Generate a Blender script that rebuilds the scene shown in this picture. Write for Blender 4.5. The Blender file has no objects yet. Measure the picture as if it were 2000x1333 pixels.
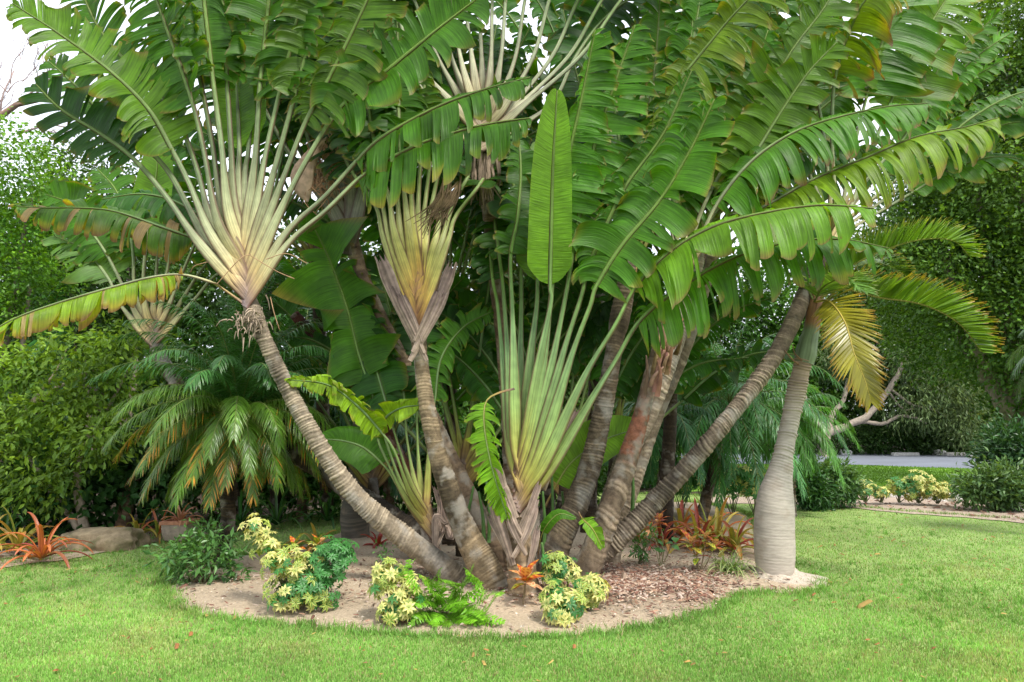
import bpy, math, random
import numpy as np

random.seed(7); rng = np.random.default_rng(11)
scene = bpy.context.scene
col_ = scene.collection
PI = math.pi

# ------------------------------------------------------------------ camera, world, sun, exposure
F = 1333.0
PITCH = math.radians(6.7)
CAMH = 1.6
cam_d = bpy.data.cameras.new('camera'); cam = bpy.data.objects.new('camera', cam_d); col_.objects.link(cam)
cam.location = (0, 0, CAMH); cam.rotation_euler = (PI/2 + PITCH, 0, 0)
cam_d.sensor_width = 36.0; cam_d.lens = 36.0 * F / 2000.0
cam_d.clip_start = 0.05; cam_d.clip_end = 1500
scene.camera = cam

SUN_EL, SUN_AZ = math.radians(56), math.radians(142)      # azimuth from north (+Y) clockwise: right, a little behind the camera
world = bpy.data.worlds.new('World'); scene.world = world; world.use_nodes = True
wn = world.node_tree; wn.nodes.clear()
wo = wn.nodes.new('ShaderNodeOutputWorld'); wb = wn.nodes.new('ShaderNodeBackground')
sk = wn.nodes.new('ShaderNodeTexSky'); sk.sky_type = 'NISHITA'; sk.sun_disc = False
sk.sun_elevation = SUN_EL; sk.sun_rotation = SUN_AZ; sk.dust_density = 2.0
tc = wn.nodes.new('ShaderNodeTexCoord'); nz = wn.nodes.new('ShaderNodeTexNoise')
nz.inputs['Scale'].default_value = 2.2; nz.inputs['Detail'].default_value = 5
cr = wn.nodes.new('ShaderNodeValToRGB')
cr.color_ramp.elements[0].position = 0.35; cr.color_ramp.elements[0].color = (0.62, 0.62, 0.62, 1)
cr.color_ramp.elements[1].position = 0.62; cr.color_ramp.elements[1].color = (0.95, 0.95, 0.95, 1)
mx = wn.nodes.new('ShaderNodeMixRGB'); mx.inputs['Color2'].default_value = (10.5, 11.0, 11.8, 1)
wn.links.new(tc.outputs['Generated'], nz.inputs['Vector']); wn.links.new(nz.outputs['Fac'], cr.inputs['Fac'])
wn.links.new(cr.outputs['Color'], mx.inputs['Fac']); wn.links.new(sk.outputs['Color'], mx.inputs['Color1'])
wn.links.new(mx.outputs['Color'], wb.inputs['Color']); wb.inputs['Strength'].default_value = 0.06
wn.links.new(wb.outputs['Background'], wo.inputs['Surface'])

sd = bpy.data.lights.new('sun', 'SUN'); sd.energy = 1.5; sd.angle = math.radians(11); sd.color = (1.0, 0.95, 0.86)
sun = bpy.data.objects.new('sun', sd); col_.objects.link(sun)
sun.rotation_euler = (PI/2 - SUN_EL, 0, PI - SUN_AZ)
scene.view_settings.view_transform = 'Standard'; scene.view_settings.look = 'None'
scene.view_settings.gamma = 1.0; scene.view_settings.use_curve_mapping = False
scene.view_settings.exposure = 1.58
scene.cycles.use_denoising = True
scene.cycles.max_bounces = 7; scene.cycles.diffuse_bounces = 3; scene.cycles.glossy_bounces = 2
scene.cycles.transmission_bounces = 4; scene.cycles.transparent_max_bounces = 4
scene.cycles.use_adaptive_sampling = True; scene.cycles.adaptive_threshold = 0.02

# ------------------------------------------------------------------ helpers
cP, sP = math.cos(PITCH), math.sin(PITCH)
def A(*a): return np.array(a, float)
def P(px, py, Y):
    dx = (px - 1000) / F; dy = (666.5 - py) / F
    fy = cP - sP * dy; s = Y / fy
    return A(dx * s, Y, CAMH + (sP + cP * dy) * s)
def G(px, py, z=0.0):
    dx = (px - 1000) / F; dy = (666.5 - py) / F
    dz = sP + cP * dy; s = (z - CAMH) / dz
    return A(dx * s, (cP - sP * dy) * s, z)
def nrm(v):
    v = np.asarray(v, float); return v / (np.linalg.norm(v, axis=-1, keepdims=True) + 1e-9)
def sm(x, a, b):
    t = np.clip((np.asarray(x, float) - a) / (b - a), 0, 1); return t*t*(3-2*t)
_nd = rng.normal(size=(24, 3)); _np = rng.uniform(0, 6.28, 24)
def noi(p, f=1.0):
    p = np.asarray(p, float) * f
    o = 0
    for i in range(24):
        k = 1 + (i % 4) * 0.9
        o = o + np.sin((p @ _nd[i]) * k + _np[i]) / (k ** 0.7)
    return o / 7.5
def spline(pts, n):
    pts = [np.asarray(p, float) for p in pts]
    if len(pts) == 2: return pts[0] + (pts[1]-pts[0]) * np.linspace(0, 1, n)[:, None]
    p = [2*pts[0]-pts[1]] + pts + [2*pts[-1]-pts[-2]]
    out = []
    for i in range(1, len(p)-2):
        t = np.linspace(0, 1, 14, endpoint=False)[:, None]
        a, b, c, d = p[i-1], p[i], p[i+1], p[i+2]
        out.append(0.5*((2*b)+(-a+c)*t+(2*a-5*b+4*c-d)*t*t+(-a+3*b-3*c+d)*t**3))
    out = np.concatenate(out + [pts[-1][None]])
    d = np.r_[0, np.cumsum(np.linalg.norm(np.diff(out[:, :3], axis=0), axis=1))]
    s = np.linspace(0, d[-1], n)
    return np.stack([np.interp(s, d, out[:, j]) for j in range(out.shape[1])], 1)
def arclen(c): return float(np.linalg.norm(np.diff(c[:, :3], axis=0), axis=1).sum())

class MB:
    def __init__(s): s.V = []; s.Q = []; s.T = []; s.C = []; s.U = []; s.n = 0
    def add(s, V, Q=None, T=None, C=None, U=None):
        V = np.asarray(V, float).reshape(-1, 3); k = len(V)
        s.V.append(V)
        if Q is not None and len(Q): s.Q.append(np.asarray(Q, int) + s.n)
        if T is not None and len(T): s.T.append(np.asarray(T, int) + s.n)
        C = np.broadcast_to(np.asarray(C if C is not None else (.5, .5, .5), float), (k, 3)); s.C.append(C)
        s.U.append(np.zeros((k, 2)) if U is None else np.asarray(U, float).reshape(-1, 2)); s.n += k
    def grid(s, Pn, C, U=None, closed=False):
        n, m = Pn.shape[:2]; idx = np.arange(n*m).reshape(n, m)
        if closed: idx = np.concatenate([idx, idx[:, :1]], 1)
        q = np.stack([idx[:-1, :-1], idx[:-1, 1:], idx[1:, 1:], idx[1:, :-1]], -1).reshape(-1, 4)
        C = np.broadcast_to(C, (n, m, 3)).reshape(-1, 3)
        s.add(Pn.reshape(-1, 3), Q=q, C=C, U=None if U is None else U.reshape(-1, 2))
    def inst(s, tv, tq, R, T, C, tt=None):       # template copied by arrays: R (N,3,3), T (N,3), C (N,3)
        N = len(T); k = len(tv)
        V = np.einsum('nij,kj->nki', R, np.asarray(tv, float)) + T[:, None, :]
        off = (np.arange(N)*k)[:, None, None]
        Q = (np.asarray(tq)[None] + off).reshape(-1, 4) if tq is not None and len(tq) else None
        Tt = (np.asarray(tt)[None] + off).reshape(-1, 3) if tt is not None and len(tt) else None
        s.add(V.reshape(-1, 3), Q=Q, T=Tt, C=np.repeat(C, k, 0) if C.ndim == 2 else C.reshape(-1, 3))
    def mesh(s, name, mat, origin=(0, 0, 0), smooth=True):
        me = bpy.data.meshes.new(name)
        V = np.concatenate(s.V) - np.asarray(origin, float)
        Q = np.concatenate(s.Q) if s.Q else np.zeros((0, 4), int)
        T = np.concatenate(s.T) if s.T else np.zeros((0, 3), int)
        li = np.concatenate([Q.ravel(), T.ravel()]).astype(np.int32)
        me.vertices.add(len(V)); me.vertices.foreach_set('co', V.astype(np.float32).ravel())
        me.loops.add(len(li)); me.loops.foreach_set('vertex_index', li)
        npol = len(Q) + len(T); me.polygons.add(npol)
        ls = np.concatenate([np.arange(len(Q))*4, len(Q)*4 + np.arange(len(T))*3]).astype(np.int32)
        me.polygons.foreach_set('loop_start', ls)
        me.polygons.foreach_set('use_smooth', np.full(npol, smooth, bool))
        at = me.color_attributes.new('Col', 'FLOAT_COLOR', 'POINT')
        C = np.concatenate(s.C); C4 = np.concatenate([np.clip(C, 0, 1), np.ones((len(C), 1))], 1)
        at.data.foreach_set('color', C4.astype(np.float32).ravel())
        uv = me.uv_layers.new(name='UVMap'); U = np.concatenate(s.U)
        uv.data.foreach_set('uv', U[li].astype(np.float32).ravel())
        me.materials.append(mat); me.update(calc_edges=True)
        return me
    def build(s, name, mat, parent=None, smooth=True, kind=None, label=None):
        org = np.array(parent['_o']) if parent is not None else (0, 0, 0)
        o = bpy.data.objects.new(name, s.mesh(name, mat, org, smooth)); col_.objects.link(o)
        o.parent = parent
        if parent is not None: o['_o'] = list(parent['_o'])
        else: o['_o'] = [0., 0., 0.]
        if kind: o['kind'] = kind
        if label: o['label'] = label
        return o
def thing(name, label, cat, loc, group=None):
    o = bpy.data.objects.new(name, None); col_.objects.link(o)
    o.location = [float(x) for x in loc]; o['_o'] = [float(x) for x in loc]
    o.empty_display_size = 0.1
    o['label'] = label; o['category'] = cat
    if group: o['group'] = group
    return o
def tag(o, label=None, cat=None, group=None, kind=None):
    if label: o['label'] = label
    if cat: o['category'] = cat
    if group: o['group'] = group
    if kind: o['kind'] = kind
    return o
def place(mesh, name, parent, loc, R, s=1.0):
    from mathutils import Matrix
    o = bpy.data.objects.new(name, mesh); col_.objects.link(o); o.parent = parent
    M = np.eye(4); M[:3, :3] = np.asarray(R) * s; M[:3, 3] = np.asarray(loc) - np.array(parent['_o'])
    o.matrix_local = Matrix(M.tolist()); return o

def frames(c, up):
    T = nrm(np.gradient(c, axis=0)); up = np.asarray(up, float)
    N = up - (T @ up)[:, None] * T if up.ndim == 1 else up - (T*up).sum(1)[:, None]*T
    N = nrm(N); B = np.cross(T, N); return T, N, B
def tube(mb, c, ra, nseg, C, up=(0, -1, 0.13), rb=None, cap=True):
    c = np.asarray(c, float); n = len(c); T, N, B = frames(c, up)
    ra = np.broadcast_to(ra, (n,) if np.ndim(ra) < 2 else (n, nseg)); 
    rb = ra if rb is None or np.ndim(rb) > 1 else np.broadcast_to(rb, (n,))
    th = np.linspace(0, 2*PI, nseg, endpoint=False)
    r1 = ra[:, None] if ra.ndim == 1 else ra; r2 = rb[:, None] if rb.ndim == 1 else rb
    V = c[:, None] + B[:, None]*(np.cos(th)[None]*r1)[..., None] + N[:, None]*(np.sin(th)[None]*r2)[..., None]
    L = np.r_[0, np.cumsum(np.linalg.norm(np.diff(c, axis=0), axis=1))]
    U = np.stack(np.broadcast_arrays((th/(2*PI))[None], L[:, None]), -1)
    if np.ndim(C) == 2: C = np.asarray(C)[:, None]
    mb.grid(V, C, U, closed=True)
    if cap:
        V0 = mb.n - n*nseg
        for e, cc in ((0, 0), (n-1, n-1)):
            i0 = mb.n
            colr = np.broadcast_to(C, (n, nseg, 3))[e, 0]
            mb.add([c[cc]], C=colr)
            ids = V0 - i0 + e*nseg + np.arange(nseg)
            mb.T.append(np.stack([np.full(nseg, 0), ids, np.roll(ids, -1)], 1) + i0)
    return V

# ------------------------------------------------------------------ materials
def nodes(name):
    m = bpy.data.materials.new(name); m.use_nodes = True; nt = m.node_tree; nt.nodes.clear()
    return m, nt, nt.nodes, nt.links
def leaf_mat(name, rough=0.38, trans=0.32, vein=0.0, veinscale=60, spec=0.5, var=0.25, tint=(1.8, 1.55, 0.4), nscale=6.0):
    m, nt, N, L = nodes(name)
    out = N.new('ShaderNodeOutputMaterial'); at = N.new('ShaderNodeAttribute'); at.attribute_name = 'Col'
    no = N.new('ShaderNodeTexNoise'); no.inputs['Scale'].default_value = nscale; no.inputs['Detail'].default_value = 4
    t = N.new('ShaderNodeTexCoord'); L.new(t.outputs['Object'], no.inputs['Vector'])
    mr = N.new('ShaderNodeMapRange'); mr.inputs['From Min'].default_value = .3; mr.inputs['From Max'].default_value = .7
    mr.inputs['To Min'].default_value = 1-var; mr.inputs['To Max'].default_value = 1+var
    L.new(no.outputs['Fac'], mr.inputs['Value'])
    oi = N.new('ShaderNodeObjectInfo'); mr2 = N.new('ShaderNodeMapRange')
    mr2.inputs['To Min'].default_value = 0.85; mr2.inputs['To Max'].default_value = 1.15; L.new(oi.outputs['Random'], mr2.inputs['Value'])
    mu = N.new('ShaderNodeMath'); mu.operation = 'MULTIPLY'; L.new(mr.outputs[0], mu.inputs[0]); L.new(mr2.outputs[0], mu.inputs[1])
    vm = N.new('ShaderNodeVectorMath'); vm.operation = 'SCALE'; L.new(at.outputs['Color'], vm.inputs[0])
    src = mu.outputs[0]
    pb = N.new('ShaderNodeBsdfPrincipled'); pb.inputs['Roughness'].default_value = rough
    pb.inputs['Specular IOR Level'].default_value = spec
    tr = N.new('ShaderNodeBsdfTranslucent')
    if vein:
        uv = N.new('ShaderNodeUVMap'); uv.uv_map = 'UVMap'; sx = N.new('ShaderNodeSeparateXYZ'); L.new(uv.outputs['UV'], sx.inputs[0])
        mm = N.new('ShaderNodeMath'); mm.operation = 'MULTIPLY'; mm.inputs[1].default_value = veinscale; L.new(sx.outputs['X'], mm.inputs[0])
        cx = N.new('ShaderNodeCombineXYZ'); L.new(mm.outputs[0], cx.inputs['X'])
        m3 = N.new('ShaderNodeMath'); m3.operation = 'MULTIPLY'; m3.inputs[1].default_value = 1.2; L.new(sx.outputs['Y'], m3.inputs[0]); L.new(m3.outputs[0], cx.inputs['Y'])
        n2 = N.new('ShaderNodeTexNoise'); n2.inputs['Scale'].default_value = 1.0; n2.inputs['Detail'].default_value = 3; L.new(cx.outputs[0], n2.inputs['Vector'])
        v2 = N.new('ShaderNodeMapRange'); v2.inputs['From Min'].default_value = .3; v2.inputs['From Max'].default_value = .7
        v2.inputs['To Min'].default_value = 1-vein; v2.inputs['To Max'].default_value = 1+vein; L.new(n2.outputs['Fac'], v2.inputs['Value'])
        m4 = N.new('ShaderNodeMath'); m4.operation = 'MULTIPLY'; L.new(src, m4.inputs[0]); L.new(v2.outputs[0], m4.inputs[1]); src = m4.outputs[0]
        bp = N.new('ShaderNodeBump'); bp.inputs['Strength'].default_value = 0.6; bp.inputs['Distance'].default_value = 0.012
        L.new(n2.outputs['Fac'], bp.inputs['Height']); L.new(bp.outputs[0], pb.inputs['Normal'])
    L.new(src, vm.inputs['Scale']); L.new(vm.outputs[0], pb.inputs['Base Color'])
    v3 = N.new('ShaderNodeVectorMath'); v3.operation = 'MULTIPLY'; v3.inputs[1].default_value = tint
    L.new(vm.outputs[0], v3.inputs[0]); L.new(v3.outputs[0], tr.inputs['Color'])
    ms = N.new('ShaderNodeMixShader'); ms.inputs[0].default_value = trans
    L.new(pb.outputs[0], ms.inputs[1]); L.new(tr.outputs[0], ms.inputs[2]); L.new(ms.outputs[0], out.inputs['Surface'])
    return m
def solid_mat(name, rough=0.85, var=0.35, ns=14.0, bump=0.5, bd=0.01, spec=0.3, tint2=None, ring=0.0, stretch=(1, 1, 1)):
    m, nt, N, L = nodes(name)
    out = N.new('ShaderNodeOutputMaterial'); at = N.new('ShaderNodeAttribute'); at.attribute_name = 'Col'
    t = N.new('ShaderNodeTexCoord'); mp = N.new('ShaderNodeMapping'); mp.inputs['Scale'].default_value = stretch
    L.new(t.outputs['Object'], mp.inputs['Vector'])
    no = N.new('ShaderNodeTexNoise'); no.inputs['Scale'].default_value = ns; no.inputs['Detail'].default_value = 8; no.inputs['Roughness'].default_value = .65
    L.new(mp.outputs[0], no.inputs['Vector'])
    mr = N.new('ShaderNodeMapRange'); mr.inputs['From Min'].default_value = .3; mr.inputs['From Max'].default_value = .7
    mr.inputs['To Min'].default_value = 1-var; mr.inputs['To Max'].default_value = 1+var; L.new(no.outputs['Fac'], mr.inputs['Value'])
    vm = N.new('ShaderNodeVectorMath'); vm.operation = 'SCALE'; L.new(at.outputs['Color'], vm.inputs[0]); L.new(mr.outputs[0], vm.inputs['Scale'])
    pb = N.new('ShaderNodeBsdfPrincipled'); pb.inputs['Roughness'].default_value = rough; pb.inputs['Specular IOR Level'].default_value = spec
    c = vm.outputs[0]
    if tint2 is not None:
        n3 = N.new('ShaderNodeTexNoise'); n3.inputs['Scale'].default_value = 5; n3.inputs['Detail'].default_value = 6; L.new(t.outputs['Object'], n3.inputs['Vector'])
        rp = N.new('ShaderNodeMapRange'); rp.inputs['From Min'].default_value = .54; rp.inputs['From Max'].default_value = .64; rp.inputs['To Max'].default_value = tint2[3]
        L.new(n3.outputs['Fac'], rp.inputs['Value'])
        mi = N.new('ShaderNodeMixRGB'); mi.inputs['Color2'].default_value = (*tint2[:3], 1); L.new(rp.outputs[0], mi.inputs['Fac']); L.new(c, mi.inputs['Color1']); c = mi.outputs[0]
    L.new(c, pb.inputs['Base Color'])
    bp = N.new('ShaderNodeBump'); bp.inputs['Strength'].default_value = bump; bp.inputs['Distance'].default_value = bd
    L.new(no.outputs['Fac'], bp.inputs['Height']); L.new(bp.outputs[0], pb.inputs['Normal']); L.new(pb.outputs[0], out.inputs['Surface'])
    return m
M_BLADE = leaf_mat('palm_blade', rough=0.40, trans=0.46, vein=0.30, veinscale=75, spec=0.26, var=0.24, nscale=5)
M_STALK = leaf_mat('leaf_stalk', rough=0.5, trans=0.04, vein=0.34, veinscale=26, spec=0.35, var=0.16, nscale=9)
M_FROND = leaf_mat('frond', rough=0.3, trans=0.25, spec=0.45, var=0.25, nscale=3)
M_FOL = leaf_mat('foliage', rough=0.45, trans=0.3, spec=0.3, var=0.3, nscale=1.3)
M_FOLS = leaf_mat('shrub_leaf', rough=0.4, trans=0.25, spec=0.45, var=0.12, nscale=20)
M_GRASS = leaf_mat('grass_blade', rough=0.5, trans=0.35, spec=0.3, var=0.22, nscale=1.1, tint=(1.25, 1.2, 0.6))
M_BARK = solid_mat('trunk_bark', rough=0.85, var=0.42, ns=22, bump=0.7, bd=0.012, tint2=(0.36, 0.33, 0.28, 0.55))
M_BARKD = solid_mat('branch_bark', rough=0.9, var=0.4, ns=12, bump=0.7, bd=0.02)
M_SMOOTH = solid_mat('smooth_trunk', rough=0.75, var=0.2, ns=9, bump=0.35, bd=0.006, tint2=(0.30, 0.22, 0.16, 0.35), stretch=(1, 1, 5))
M_DRY = leaf_mat('dry_leaf', rough=0.75, trans=0.12, spec=0.2, var=0.3, nscale=14, tint=(1.1, 1.0, 0.8))
M_ROCK = solid_mat('rock', rough=0.9, var=0.45, ns=7, bump=0.9, bd=0.03, tint2=(0.13, 0.14, 0.06, 0.7))
M_CLAY = solid_mat('clay', rough=0.85, var=0.3, ns=16, bump=0.5, bd=0.006)

# ------------------------------------------------------------------ leaves of the traveller's palms
GRN = A(0.050, 0.165, 0.028)
def blade_mesh(mb, c, W, face, dR=.6, dL=.6, tear=.07, edge=.5, colr=GRN, fold=.25, brown=.3, seedv=None, lean=14, curl=.34, rip=1.0, wl=1.0, wr=1.0):
    r = random.Random(seedv if seedv is not None else random.random())
    n = 80; c = spline(list(c), n) if len(c) != n else c
    L = arclen(c); T, N, B = frames(c, face)
    s_ = np.linspace(0, 1, n)
    def at(a, x): return np.stack([np.interp(x, s_, a[:, j]) for j in range(3)], -1)
    down = A(0, 0, -1)
    for side in (1, -1):
        drp = dR if side > 0 else dL
        x = 0.0
        while x < L - 1e-4:
            w = r.lognormvariate(math.log(tear*1.05), 0.65) if tear < 5 else L
            w = max(0.022, min(w, 0.8 if tear < 5 else L)); x1 = min(L, x + w)
            if L - x1 < 0.02: x1 = L
            nc = max(3, int((x1-x)/0.035) + 2)
            xs = np.linspace(x, x1, nc); t = xs / L
            prof = (np.clip(t/0.10, 0, 1) ** 0.55) * np.sqrt(np.clip(1 - t**5, 0.02, 1)) * (1-.12*t)
            gs = r.uniform(.82, 1.06)*(r.uniform(.45, .85) if r.random() < .07*rip*(tear < 5) else 1); wd = W*prof*gs*(wr if side > 0 else wl)
            al = np.radians(lean + 40*t**3 - 12*(1-t)**4 + r.uniform(-3, 3)*rip)
            Bc, Tc, Nc, Cc = at(B, t), at(T, t), at(N, t), at(c, t)
            Bc = nrm(Bc); Tc = nrm(Tc); Nc = nrm(Nc)
            d0 = side*Bc*np.cos(al)[:, None] + Tc*np.sin(al)[:, None] + Nc*(fold + r.uniform(-.2, .2)*rip)
            g = drp * (r.uniform(.5, 1.5) if tear < 5 else 1)
            if r.random() < .16*rip*(tear < 5): g *= 2.2
            if w < .04 and tear < 5: g *= 1.35
            slope = r.uniform(-1, 1)*.55*rip*(tear < 5)
            shr = r.uniform(.06, .26)
            shr = r.uniform(.06, .26); yaw = r.uniform(-1, 1)*curl*rip; kick = r.uniform(-.35, .35)*rip*curl
            nr = 10; u = np.linspace(0, 1, nr); v = 1-(1-u)**1.25
            pos = Cc.copy(); rows = [pos.copy()]
            mid = Cc[nc//2]; Tm = Tc[nc//2]
            for k in range(1, nr):
                vv = v[k]; dv = v[k]-v[k-1]
                d = nrm(d0 + down*g*vv**1.1*1.6 + Tc*yaw*vv + Nc*kick*vv*vv*1.5)
                pos = pos + d*(wd*dv)[:, None]
                q = pos.copy()
                off = ((q - q[nc//2]) @ Tm)
                sh = shr*rip*vv**2*(1 if tear < 5 else 0)
                q = q - Tm[None]*(off*sh)[:, None]
                zz = np.abs(np.linspace(-1, 1, nc))
                q = q + Nc*((zz**2)*(x1-x)*0.22*vv*rip*(1 if tear < 5 else 0))[:, None]
                if k >= nr-3: q = q + nrm(d)*(slope*np.linspace(-1, 1, nc)*(x1-x)*(k-nr+4)/3)[:, None]
                if k >= nr-2: q = q - nrm(d0)*((zz**4)*0.008*rip*(k == nr-1))[:, None] - nrm(d0)*(rng.uniform(0, .012, nc)*rip)[:, None]
                rows.append(q)
            V = np.stack(rows)                                   # nr,nc,3
            if side < 0: V = V[:, ::-1]; 
            br = r.uniform(.82, 1.2)
            base = np.asarray(colr)*br
            ev = 1 - edge*0.16*r.uniform(.4, 1.8); vy = sm(v, ev-.22*edge-.02, min(ev+.08, .99))[:, None, None]*r.choice([0, .25, .6, 1] if edge < 1 else [.7, 1])
            yel = A(.33, .30, .035)*r.uniform(.7, 1.1); brn = A(.20, .115, .05)*r.uniform(.7, 1.2)
            Cc_ = np.broadcast_to(base, V.shape).copy()
            Cc_ = Cc_*(1-vy*min(1, edge)) + yel*vy*min(1, edge)
            bb = sm(v, 1-brown*.16*r.uniform(.3, 1.6)-.03, 1.0)[:, None, None]*min(1, brown*2.0)
            Cc_ = Cc_*(1-bb) + brn*bb
            if brown > .8 and r.random() < brown-.7:
                Cc_ = Cc_*.25 + A(.34, .21, .11)*.75
            Cc_[0] = Cc_[0]*.5 + A(.14, .24, .04)*.5
            xx = xs[::-1] if side < 0 else xs
            U = np.stack(np.broadcast_arrays((xx + side*7)[None, :], v[:, None]), -1)
            mb.grid(V, Cc_, U)
            x = x1

PALE = [(0.0, (.16, .12, .12)), (.12, (.30, .20, .13)), (.25, (.50, .37, .16)), (.42, (.47, .42, .20)), (.7, (.36, .38, .20)), (1.2, (.22, .28, .14)), (2.2, (.14, .24, .04)), (4, (.12, .2, .02))]
GREENP = [(0.0, (.18, .12, .10)), (.14, (.30, .20, .06)), (.3, (.32, .31, .06)), (.7, (.22, .32, .09)), (1.4, (.16, .27, .10)), (2.2, (.13, .23, .04)), (4, (.12, .2, .02))]
YELP = [(0.0, (.17, .11, .10)), (.15, (.33, .17, .07)), (.3, (.48, .30, .05)), (.6, (.45, .41, .10)), (1.0, (.34, .37, .13)), (1.6, (.18, .26, .08)), (4, (.12, .2, .02))]
def ramp(stops, x):
    xs = [a for a, _ in stops]; return np.stack([np.interp(x, xs, [c[j] for _, c in stops]) for j in range(3)], -1)
def stalk_mesh(mb, c, Lp, w0, w1, stops, face, shift=0, wide=.45, flatb=.4):
    n = max(20, int(arclen(c)/.045)); c = spline(list(c), n); L = arclen(c); s = np.linspace(0, L, n)
    e = np.clip(s/wide, 0, 1)
    wa = w1*(1 - .35*np.clip(s/max(Lp, .1), 0, 1)) + (w0-w1)*(1-sm(e, .35, 1.0))*np.clip(.55+e*2.2, 0, 1); wa = np.where(s > Lp, np.minimum(wa, w1*.65*(1-.85*(s-Lp)/max(L-Lp, .01))+.003), wa)
    wb = np.maximum(wa*flatb*.8, np.minimum(wa, w1*.62))
    ns = 14; th = np.linspace(0, 2*PI, ns, endpoint=False)
    C = ramp(stops, s + shift)[:, None]*np.ones((1, ns, 1))
    stre = 1 + .18*np.sin(th*3 + random.uniform(0, 6))[None, :]*np.sin(s*3+random.uniform(0, 6))[:, None] + rng.uniform(-.08, .08, (n, ns))
    C = C*stre[..., None]
    ed = ((np.abs(np.cos(th)) > .85)).astype(float)
    C = C*(1-.75*ed[None, :, None]) + A(.12, .05, .03)*(.75*ed[None, :, None])
    tube(mb, c, wa, ns, C, up=face, rb=wb)

def add_leaf(root, pet, bl, W, face, stops=GREENP, w0=.04, w1=.022, shift=0, wide=.45, has_blade=True, **kw):
    """pet: list of 3d points from the crown to the blade's foot; bl: list of 3d points of the blade's midrib"""
    face = nrm(face)
    if has_blade:
        Lp = arclen(spline(pet + bl[:1], 30)) if len(pet) + 1 > 1 else .1
        full = spline(pet + bl, 120); d = np.r_[0, np.cumsum(np.linalg.norm(np.diff(full, axis=0), axis=1))]
        i = int(np.argmin(np.linalg.norm(full - bl[0], axis=1))); bc = full[i:]
        mb = MB(); blade_mesh(mb, spline(list(bc), 80), W, face, **kw)
        lf = mb.build('leaf', M_BLADE, root)
        ms = MB(); stalk_mesh(ms, full + nrm(face)*.004, d[i], w0, w1, stops, face, shift, wide)
        ms.build('stalk', M_STALK, lf)
        return lf
    c = spline(pet, 30); T, N, B = frames(c, face); s_ = np.linspace(0, 1, 30); m = 11; x = np.linspace(-1, 1, m)
    w = w0*(.6+.7*s_)*(1-.35*sm(s_, .75, 1)); jag = rng.uniform(-.07, .03, m)
    V = c[:, None] + B[:, None]*(w[:, None]*x)[..., None] - N[:, None]*((x**2)*w[:, None]*.5)[..., None] + N[:, None]*(.012*rng.normal(size=(1, m)))[..., None]*s_[:, None, None]
    V[-1] += T[-1]*jag[:, None]; V[-2] += T[-1]*jag[:, None]*.5
    st = rng.uniform(.6, 1.35, (1, m, 1)); C = (A(.34, .26, .20)*(1-s_[:, None, None]*.45)+A(.17, .11, .12)*s_[:, None, None]*.45)*st
    ed = (np.abs(x) > .9)[None, :, None]; C = np.where(ed, A(.40, .31, .24), C)*np.ones((30, m, 1))
    ms = MB(); ms.grid(V, C, np.stack(np.broadcast_arrays(x[None]*.1, s_[:, None]), -1)); return ms.build('dead_sheath', M_DRY, root)

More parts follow.
